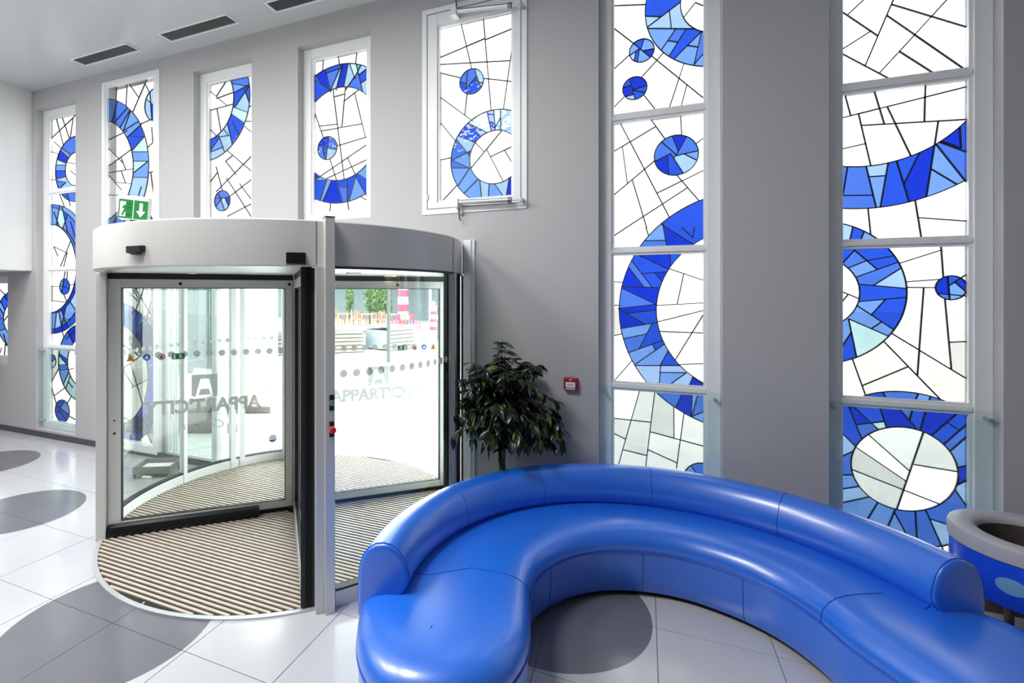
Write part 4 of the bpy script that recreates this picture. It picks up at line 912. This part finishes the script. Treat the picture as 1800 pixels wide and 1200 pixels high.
for k_ in range(22):   # upper shoulders
    a = rl.uniform(0, 2 * math.pi); p = Vector((tx, ty, rl.uniform(1.15, 1.3))); d = Vector((math.cos(a) * .8, math.sin(a) * .6, .75)).normalized(); pts = []
    for i in range(7): pts.append(p.copy()); p = p + d * .06; p.y = min(p.y, D - .05); d = (d + Vector((0, 0, -.1))).normalized()
    branches.append(pts)
m = MB()
for b in branches:
    b = [p for i, p in enumerate(b) if (p.z > .84 or i < 2) and math.hypot(p.x + 3.06, p.y - 3.751) > 1.62]
    if len(b) > 1: m.tube(b, [.006 - .0007 * i for i in range(len(b))], 5)
m.build('branches', M_bark, fic, smooth=True)
def leaf_geo(L, wd, bend):
    sec = [(0, .0), (.18, .55), (.42, 1), (.68, .78), (.88, .34), (1, 0)]; vs = []; fs = []
    for t, w_ in sec:
        x = t * L; z = -bend * t * t * L; h = w_ * wd / 2
        vs += [(x, -h, z + abs(h) * .25), (x, 0, z), (x, h, z + abs(h) * .25)]
    for i in range(len(sec) - 1):
        a = i * 3; fs += [(a, a + 3, a + 4, a + 1), (a + 1, a + 4, a + 5, a + 2)]
    return vs, fs
lmesh = []
for i in range(6):
    vs, fs = leaf_geo(.092 + .008 * (i % 3), .036 + .003 * (i // 3), .25 + .1 * (i % 2)); me = bpy.data.meshes.new('leaf'); me.from_pydata(vs, [], fs); me.materials.append(M_leaf[0])
    for p_ in me.polygons: p_.use_smooth = True
    lmesh.append((me, vs, fs))
lmats = []
for i in range(4):
    row = []
    for me, vs, fs in lmesh:
        c = me.copy(); c.materials[0] = M_leaf[i]; row.append(c)
    lmats.append(row)
leaves = []
for b in branches:
    for i in range(2, len(b)):
        for s_ in range(5 if i > 3 else 3):
            d = (b[i] - b[i - 1]).normalized(); p = b[i - 1].lerp(b[i], rl.random())
            a = rl.uniform(0, 2 * math.pi); out = Vector((math.cos(a), math.sin(a), rl.uniform(-.7, .25)))
            dr = (d * .7 + out).normalized(); dr.z -= .25; dr.normalize()
            leaves.append((p, dr, rl.uniform(-.6, .6), rl.choices(range(4), (5, 4, 2, .5))[0], rl.randrange(6), rl.uniform(.75, 1.15)))
leaves = [l for l in leaves if l[0].z + l[1].z * .1 > .78 - .12 * (l[0].y > ty + .05) and math.hypot(l[0].x + l[1].x * .1 + 3.06, l[0].y + l[1].y * .1 - 3.751) > 1.63 and l[0].y + max(0, l[1].y) * .1 < D - .02]
leaves.sort(key=lambda l: l[0].y + .2 * rl.random())
def lmatrix(p, dr, roll, s_):
    q = dr.to_track_quat('X', 'Z').to_matrix().to_4x4(); return Matrix.Translation(p) @ q @ Matrix.Rotation(roll, 4, 'X') @ Matrix.Scale(s_, 4)
for l in leaves[:290]:
    o = link('leaf', lmats[l[3]][l[4]], fic); o.matrix_basis = lmatrix(l[0], l[1], l[2], l[5])
rest = [MB() for _ in range(4)]
for l in leaves[290:]:
    M_ = lmatrix(l[0], l[1], l[2], l[5]); me, vs, fs = lmesh[l[4]]; rest[l[3]].add([M_ @ Vector(v) for v in vs], fs)
for i, m in enumerate(rest):
    if m.v: o = m.build('foliage', M_leaf[i], fic, smooth=False, fix=False); o['kind'] = 'stuff'
# ------------------------------------------------------------------ fire alarm call point
fa = empty('fire_call_point', (-.581, D, 1.23)); tag(fa, 'small dark red fire alarm call point on the wall between plant and window', 'alarm')
MB().box((-.638, D - .045, 1.236), (-.524, D, 1.342)).build('housing', mat('alarm_red', srgb(150, 26, 44), .4), fa, bevel=.008)
MB().box((-.62, D - .048, 1.262), (-.542, D - .044, 1.306)).build('white_plate', M_pict['white'], fa, bevel=.001)
for x in (-.598, -.581, -.564): MB().tube([(x, D - .049, 1.284), (x, D - .0475, 1.284)], .005, 10).build('plate_dot', M_pict['black'], fa)
MB().box((-.62, D - .047, 1.243), (-.542, D - .044, 1.256)).build('lower_label', mat('label_pale', srgb(200, 205, 225), .5), fa)
MB().box((-.589, D - .047, 1.32), (-.573, D - .044, 1.33)).build('indicator', M_pict['white'], fa)
# ------------------------------------------------------------------ window actuators on window_5
for nm, (pa, pb), lab in (('window_actuator', ((800, 20), (893, 10)), 'chrome window actuator arm along the top of the hinged window'), ('window_actuator', ((803, 355.5), (893, 351.5)), 'chrome window actuator arm along the bottom of the hinged window')):
    ya = D - .075; a = ony(*pa, ya); b = ony(*pb, ya); t = empty(nm, (a.x, D - .02, a.z)); tag(t, lab, 'actuator', 'window actuators')
    dd = (b - a).normalized()
    MB().tube([a, b], .021, 14).build('barrel', M_alud, t, smooth=True); MB().tube([b, b + dd * .03], .026, 14).build('end_sleeve', mat('sleeve_grey', srgb(120, 122, 126), .35, metal=.7), t, smooth=True)
    e = b + dd * .12; MB().tube([b + dd * .03, e], .007, 10).build('piston_rod', M_alud, t, smooth=True)
    MB().box((e.x - .012, ya - .01, e.z - .015), (e.x + .012, D + .0, e.z + .015)).build('rod_bracket', M_alud, t, bevel=.002)
    MB().box((a.x - .035, ya - .03, a.z - .045), (a.x + .02, D + .0, a.z + .03)).build('end_block', M_frame, t, bevel=.004)
    if pa[1] > 100:
        MB().box((a.x - .005, D - .03, a.z - .10), (a.x + .035, D - .012, a.z - .03)).build('wall_bracket', M_frame, t, bevel=.002)
        MB().tube([(a.x + .01, D - .05, a.z + .03), (a.x + .012, D - .055, a.z - .08), (a.x + .018, D - .05, a.z - .15), (a.x + .03, D - .045, a.z - .165)], .007, 8).build('cable', M_base, t, smooth=True)
    else:
        MB().tube([(a.x + .01, D - .05, a.z), (a.x + .0, D - .055, a.z + .12), (a.x + .03, D - .05, a.z + .2)], .007, 8).build('cable', M_base, t, smooth=True)
# ------------------------------------------------------------------ ceiling grilles
M_gr = mat('grille_slat', srgb(150, 154, 156), .4, metal=.3); M_gd = mat('grille_dark', srgb(24, 26, 28), .8)
for k_, (x0, lab) in enumerate(((-6.655, 'slatted ceiling grille nearest the white boxed-out wall'), (-5.095, 'slatted ceiling grille, middle of the three in view'), (-3.555, 'slatted ceiling grille cut by the top edge of the picture'), (-2.0, 'slatted ceiling grille just above the hinged window'), (-.44, 'slatted ceiling grille above the fire alarm'))):
    x1 = x0 + 1.035; y0, y1 = 3.855, 4.045; t = empty('ceiling_grille', ((x0 + x1) / 2, 3.95, ZC)); tag(t, lab, 'grille', 'ceiling grilles along the entrance wall')
    m = MB(); m.box((x0, y0, ZC - .012), (x1, y0 + .018, ZC)); m.box((x0, y1 - .018, ZC - .012), (x1, y1, ZC)); m.box((x0, y0 + .018, ZC - .012), (x0 + .02, y1 - .018, ZC)); m.box((x1 - .02, y0 + .018, ZC - .012), (x1, y1 - .018, ZC)); m.build('frame', M_frame, t)
    MB().box((x0 + .01, y0 + .01, ZC - .003), (x1 - .01, y1 - .01, ZC - .001)).build('dark_duct', M_gd, t)
    for j in range(9):
        y = y0 + .026 + j * .0172; MB().bar((x0 + .02, y, ZC - .006), (x1 - .02, y, ZC - .006), .008, .002, up=(0, -.5, 1)).build('slat', M_gr, t)
# ------------------------------------------------------------------ tray and tube on the floor behind the drum
tr = empty('plastic_tray', (-5.15, 3.9, 0)); tag(tr, 'pale plastic tray standing on the floor left of the door drum', 'tray')
MT = Matrix.Translation((-5.14, 3.90, 0)) @ Matrix.Rotation(R(28), 4, 'Z')
M_tr = mat('tray_grey', srgb(120, 122, 116), .5)
m = MB(); m.box((-.19, -.14, .06), (.19, .14, .07), MT)
for a, b in (((-.2, -.15, .05), (.2, -.135, .13)), ((-.2, .135, .05), (.2, .15, .13)), ((-.2, -.135, .05), (-.185, .135, .13)), ((.185, -.135, .05), (.2, .135, .13))): m.box(a, b, MT)
m.build('tray_body', M_tr, tr, bevel=.003)
MB().box((-.17, -.12, .07), (.17, .12, .085), MT).build('tray_lining', M_white, tr)
for x in (-.185, .185):
    for y in (-.135, .135): MB().box((x - .012, y - .012, 0), (x + .012, y + .012, .055), MT).build('foot', M_tr, tr)
tag(MB().tube([Vector((-5.17, 3.74, .017)), Vector((-5.06, 3.76, .017))], .017, 14).build('cardboard_tube', M_white, smooth=True), 'short white tube lying on the floor beside the plastic tray', 'tube')
# ------------------------------------------------------------------ sidelight left of the drum
sl = empty('window_9', (-5.15, D, 0)); tag(sl, 'clear glazed sidelight between stained window and revolving door drum', 'window', kind='structure')
m = MB(); frame_boxes(m, -5.60, -4.70, .02, 2.5, .05, D + .08, D + .15); m.box((-5.47, D + .085, .07), (-5.445, D + .145, 2.45)); m.build('frame', M_frame, sl, bevel=.003)
MB().box((-5.55, D + .112, .07), (-5.47, D + .12, 2.45)).build('glass_pane', G_side, sl); MB().box((-5.445, D + .112, .07), (-4.75, D + .12, 2.45)).build('glass_pane', G_side, sl)
# ------------------------------------------------------------------ outside
M_pave = mat('plaza_paving', srgb(236, 235, 231), .8, noise=.04, scale=.8)
tag(MB().box((-60, D + WT - .02, -.3), (40, 70, -.012)).build('plaza_ground', M_pave), 'pale paved plaza outside the entrance', 'ground', kind='structure')
m = MB().ringseg(1.62, 2.05, -.012, .003, dc, 33, 147, 36); tag(m.build('door_apron', mat('apron_stone', srgb(228, 226, 222), .7)), 'curved pale stone apron in front of the revolving door', 'paving')
M_timb = mat('grey_timber', srgb(140, 132, 126), .7, noise=.15, scale=3); M_timbb = mat('brown_timber', srgb(104, 70, 58), .7, noise=.2, scale=3)
M_deckc = mat('deck_core_grey', srgb(160, 166, 174), .7)
def deck(name, label, a, b, depth, h, slats, step=.0):
    a = Vector((a[0], a[1], 0)); b = Vector((b[0], b[1], 0)); d = (b - a); L = d.length; d.normalize(); n_ = Vector((-d.y, d.x, 0))
    t = empty(name, tuple(a)); tag(t, label, 'platform', 'timber platforms on the plaza')
    MB().bar(a + n_ * depth / 2 + Vector((0, 0, h * .45)), b + n_ * depth / 2 + Vector((0, 0, h * .45)), depth * .94, h * .8).build('core', M_deckc, t)
    for i in range(slats):
        z = h * (i + .5) / slats; e = .10 * (i % 2)
        MB().bar(a + Vector((0, 0, z)), b - d * e + Vector((0, 0, z)), .06, h / slats * .72).build('slat', M_timb, t)
        MB().bar(b - d * (e + .03) + Vector((0, 0, z)), b - d * (e + .03) + n_ * depth + Vector((0, 0, z)), .06, h / slats * .6).build('slat', M_timbb, t)
    for i in range(6):
        o_ = n_ * (depth * (i + .5) / 6); MB().bar(a + o_ + Vector((0, 0, h)), b + o_ + Vector((0, 0, h)), depth / 6 * .93, .04).build('plank', M_timb, t)
    return t
deck('timber_deck', 'long slatted timber platform in the plaza left of the lamp post', (-11.9, 12.5), (-9.15, 14.95), 2.2, .78, 6)
deck('timber_deck', 'shorter timber platform in the plaza behind the lamp post', (-8.55, 15.5), (-8.1, 16.9), 1.6, .85, 6)
M_post = mat('post_grey', srgb(84, 92, 90), .6)
m = MB(); m.tube([(-7.167, 13.011, -.01), (-7.167, 13.011, 5.5)], .055, 12); tag(m.build('lamp_post', M_post, smooth=True), 'tall grey lamp post standing on the plaza', 'post')
for x, y, lab in ((-9.638, 19.197, 'grey bollard with white head near the pink chairs'), (-8.391, 19.714, 'grey bollard with white head near the striped lighthouse')):
    t = empty('bollard', (x, y, -.01)); tag(t, lab, 'bollard', 'bollards on the plaza'); MB().tube([(x, y, -.01), (x, y, .95)], .07, 12).build('shaft', M_post, t, smooth=True); MB().tube([(x, y, .95), (x, y, 1.1)], .085, 12).build('head', M_white, t, smooth=True)
# restaurant front across the plaza
M_bl = mat('pale_blue_facade', srgb(146, 164, 174), .6); M_dk = mat('dim_interior', srgb(140, 152, 156), .6)
rest_ = empty('restaurant_front', (-14, 29, 0)); tag(rest_, 'pale blue glazed restaurant front across the plaza', 'building')
MB().box((-40, 33, 0), (-7, 33.3, 3.6)).build('rear_wall', M_dk, rest_); MB().box((-40, 29, 2.75), (-7, 33, 3.6)).build('fascia', M_bl, rest_); MB().box((-40, 29, -.012), (-7, 33, .12)).build('floor_slab', M_pave, rest_)
for i in range(16):
    x = -39 + i * 2.0; MB().box((x, 29, .1), (x + .16, 29.16, 2.75)).build('mullion', M_bl, rest_)
def stripes(name, label, x, y, z0, seg, r0, r1, n_):
    t = empty(name, (x, y, z0)); tag(t, label, 'lighthouse')
    for i in range(n_):
        ra, rb2 = r0 + (r1 - r0) * i / n_, r0 + (r1 - r0) * (i + 1) / n_
        MB().lathe([(0, z0 + i * seg), (ra, z0 + i * seg), (rb2, z0 + (i + 1) * seg), (0, z0 + (i + 1) * seg)], (x, y, 0), 20).build('band', M_pinkd if i % 2 == 0 else M_white, t, smooth=True)
    return t
M_pinkd = mat('lighthouse_red', srgb(176, 60, 92), .5); M_pink = mat('pink_chair', srgb(190, 60, 96), .5)
p = onz(762, 580); lt = stripes('striped_lighthouse', 'small pink and white striped lighthouse model on the plaza', p.x, p.y, 0, .22, .24, .17, 6)
MB().lathe([(0, 1.32), (.22, 1.32), (.22, 1.37), (.12, 1.37), (.12, 1.5), (.15, 1.5), (.0, 1.68)], (p.x, p.y, 0), 16).build('lantern', M_white, lt, smooth=True)
p = at(711, 517, 32); stripes('striped_column', 'tall pink and white striped column in front of the restaurant', p.x, 28.4, -.012, .47, .36, .34, 6)
M_chair = mat('chair_wood', srgb(184, 138, 110), .6)
def chair(x, y, rz, m_, name, label, group):
    t = empty(name, (x, y, .0)); tag(t, label, 'chair', group)
    M_ = Matrix.Translation((x, y, .12 if y > 29 else -.012)) @ Matrix.Rotation(rz, 4, 'Z')
    MB().box((-.22, -.22, .44), (.22, .22, .48), M_).build('seat', m_, t)
    for a, b in ((-.2, -.2), (.2, -.2), (-.2, .2), (.2, .2)): MB().box((a - .025, b - .025, 0), (a + .025, b + .025, .95 if b > 0 else .44), M_).build('leg', m_, t)
    MB().box((-.2, .185, .66), (.2, .215, .95), M_).build('backrest', m_, t)
for px_, w_ in ((586, 'first'), (640, 'middle'), (694, 'last')):
    p = at(px_, 560, 31.0); t = empty('dining_table', (p.x, 27.4, -.012)); tag(t, {'first': 'wooden dining table nearest the door post', 'middle': 'wooden dining table in the middle of the restaurant', 'last': 'wooden dining table behind the lamp post'}[w_], 'table', 'wooden restaurant tables')
    MB().box((p.x - .4, 27.0, .74), (p.x + .4, 27.8, .80)).build('tabletop', M_chair, t)
    for a in (-.35, .35):
        for b in (-.35, .35): MB().box((p.x + a - .035, 27.4 + b - .035, -.012), (p.x + a + .035, 27.4 + b + .035, .74)).build('leg', M_chair, t)
    for sd, nm in ((-1, 'left'), (1, 'right')): chair(p.x + sd * .63, 27.4, sd * -1.57, M_chair, 'dining_chair', 'wooden chair %s of the %s dining table' % (nm, w_), 'wooden chairs in the restaurant')
for px_, rz, lab in ((694, -1.6, 'pink metal chair left of the small plaza table'), (730, 1.6, 'pink metal chair right of the small plaza table')):
    p = onz(px_, 581); chair(p.x, p.y, rz, M_pink, 'plaza_chair', lab, 'pink plaza chairs')
p = onz(712, 581); t = empty('plaza_table', (p.x, p.y, 0)); tag(t, 'small round plaza table between two pink chairs', 'table'); MB().lathe([(0, .72), (.28, .72), (.28, .75), (0, .75)], (p.x, p.y, 0), 20).build('tabletop', M_white, t); MB().tube([(p.x, p.y, 0), (p.x, p.y, .72)], .04, 8).build('stem', M_pink, t); MB().lathe([(0, 0), (.22, 0), (.22, .03), (0, .03)], (p.x, p.y, 0), 16).build('foot', M_pink, t)
# greenery seen through the restaurant
M_hedge = [mat('hedge_%d' % i, c, .7) for i, c in enumerate((srgb(84, 120, 50), srgb(116, 150, 80), srgb(50, 82, 40)))]
for i, (pa, pb, lab) in enumerate(((632, 648, 'leafy green shrub behind the first restaurant window'), (652, 668, 'leafy green shrub behind the middle restaurant window'), (671, 684, 'leafy green shrub left of the striped column'), (588, 599, 'dark green shrub behind the left restaurant window'))):
    a = at(pa, 530, 32.2); b = at(pb, 530, 32.2); t = empty('leafy_shrub', ((a.x + b.x) / 2, 28.5, -.012)); tag(t, lab, 'shrub', 'shrubs behind the restaurant')
    MB().tube([((a.x + b.x) / 2, 28.5, -.012), ((a.x + b.x) / 2, 28.5, 1.6)], .05, 6).build('stem', M_bark, t)
    ms = [MB() for _ in range(3)]
    for q in range(420):
        c_ = Vector((rl.uniform(a.x, b.x), 28.5 + rl.uniform(-.35, .35), rl.uniform(.9, 2.6))); n1 = Vector((rl.gauss(0, 1), rl.gauss(0, 1), rl.gauss(0, 1))).normalized() * .09; n2 = n1.cross(Vector((rl.gauss(0, 1), rl.gauss(0, 1), 1))).normalized() * .05
        ms[rl.randrange(3)].add([c_ - n1, c_ + n2, c_ + n1, c_ - n2], [(0, 1, 2, 3)])
    for j, m in enumerate(ms): o = m.build('foliage', M_hedge[j], t, fix=False); o['kind'] = 'stuff'
# potted cactus and white pillar seen through the far drum pane
p = onz(481, 573); t = empty('potted_cactus', (p.x, p.y, 0)); tag(t, 'tall pale green cactus in a white pot outside', 'plant')
MB().lathe([(0, 0), (.17, 0), (.26, .62), (.22, .62), (.2, .55), (0, .55)], (p.x, p.y, 0), 16).build('pot', M_white, t, smooth=True)
M_cac = mat('cactus_green', srgb(170, 205, 110), .6)
MB().tube([(p.x, p.y, .5), (p.x, p.y, 1.9), (p.x, p.y, 2.1)], [.14, .13, .03], 10).build('stem', M_cac, t, smooth=True); MB().tube([(p.x, p.y, 1.0), (p.x - .22, p.y, 1.2), (p.x - .24, p.y, 1.65), (p.x - .24, p.y, 1.72)], [.07, .08, .08, .02], 8).build('arm', M_cac, t, smooth=True); MB().tube([(p.x, p.y, .8), (p.x + .2, p.y, 1.0), (p.x + .22, p.y, 1.35), (p.x + .22, p.y, 1.42)], [.07, .08, .08, .02], 8).build('arm', M_cac, t, smooth=True)
a = at(427, 600, 9.0); b = at(446, 600, 9.0)
tag(MB().box((a.x, a.y, -.012), (b.x + .02, a.y + .18, 3.4)).build('white_pillar', M_white, bevel=.01), 'white square pillar just outside the door drum', 'pillar')
# grey building with stair and a wavy timber lounger outside the sidelight
gb = empty('grey_annex', (-11.8, 10, 0)); tag(gb, 'grey annex building outside the sidelight', 'building')
M_gw = mat('annex_grey', srgb(150, 160, 164), .6)
MB().box((-13.4, 10, -.012), (-10.5, 12, 3.7)).build('wall', M_gw, gb); MB().box((-13.5, 9.9, 3.6), (-10.4, 12.1, 3.75)).build('roof_edge', M_bl, gb)
for x in (-12.9, -12.1, -11.3): 
    f_ = MB().box((x, 9.96, .3), (x + .5, 10.02, 3.2)).build('window', M_bl, gb); MB().box((x + .05, 9.95, .35), (x + .45, 9.965, 3.15)).build('pane', mat('annex_pane', srgb(110, 124, 130), .15) if x < -12.5 else bpy.data.materials['annex_pane'], f_)
st = empty('plaza_stair', (-10.6, 8.6, 0)); tag(st, 'curved outdoor stair with pale balusters outside the sidelight', 'stair')
M_st = mat('stair_grey', srgb(150, 160, 162), .6)
cs = Vector((-10.2, 8.9, 0)); prev = None; rail = []
for i in range(16):
    a = R(150 + i * 9); 
    z = .1 + i * .10
    pts = [(r_ * math.cos(a + q), r_ * math.sin(a + q)) for r_, q in ((.9, 0), (1.5, 0), (1.5, R(9)), (.9, R(9)))]
    MB().prism(pts, lambda q: cs + Vector((q[0], q[1], z - .08)), lambda q: cs + Vector((q[0], q[1], z))).build('tread', M_st, st)
    for q in (.25, .75):
        bp_ = cs + Vector((1.5 * math.cos(a + R(9 * q)), 1.5 * math.sin(a + R(9 * q)), 0)); MB().tube([bp_ + Vector((0, 0, z - .05)), bp_ + Vector((0, 0, z + .9))], .014, 6).build('baluster', M_white, st)
    rail.append(cs + Vector((1.5 * math.cos(a + R(4.5)), 1.5 * math.sin(a + R(4.5)), z + .92)))
MB().tube(rail, .035, 8).build('handrail', M_st, st, smooth=True)
wl = empty('wavy_lounger', (-6.8, 5.6, 0)); tag(wl, 'wavy slatted timber lounger just outside the sidelight', 'lounger')
for i in range(14):
    o_ = Vector((-7.2, 4.95, 0)) + Vector((-.35, .9, 0)).normalized() * (i * .105)
    m = MB(); pts = []
    for j in range(13): 
        s_ = j / 12; pts.append(o_ + Vector((.93, .37, 0)) * (s_ * 1.75) + Vector((0, 0, .12 + .20 * (1 - math.cos(s_ * 3.6)) / 2 + .10 * s_)))
    for a, b in zip(pts, pts[1:]): m.bar(a, b, .085, .03)
    m.build('slat', M_timb, wl)
MB().bar((-7.15, 4.95, .05), (-5.6, 5.57, .05), .12, .1).build('bearer', M_timb, wl); MB().bar((-7.55, 6.1, .05), (-6.0, 6.7, .05), .12, .1).build('bearer', M_timb, wl)
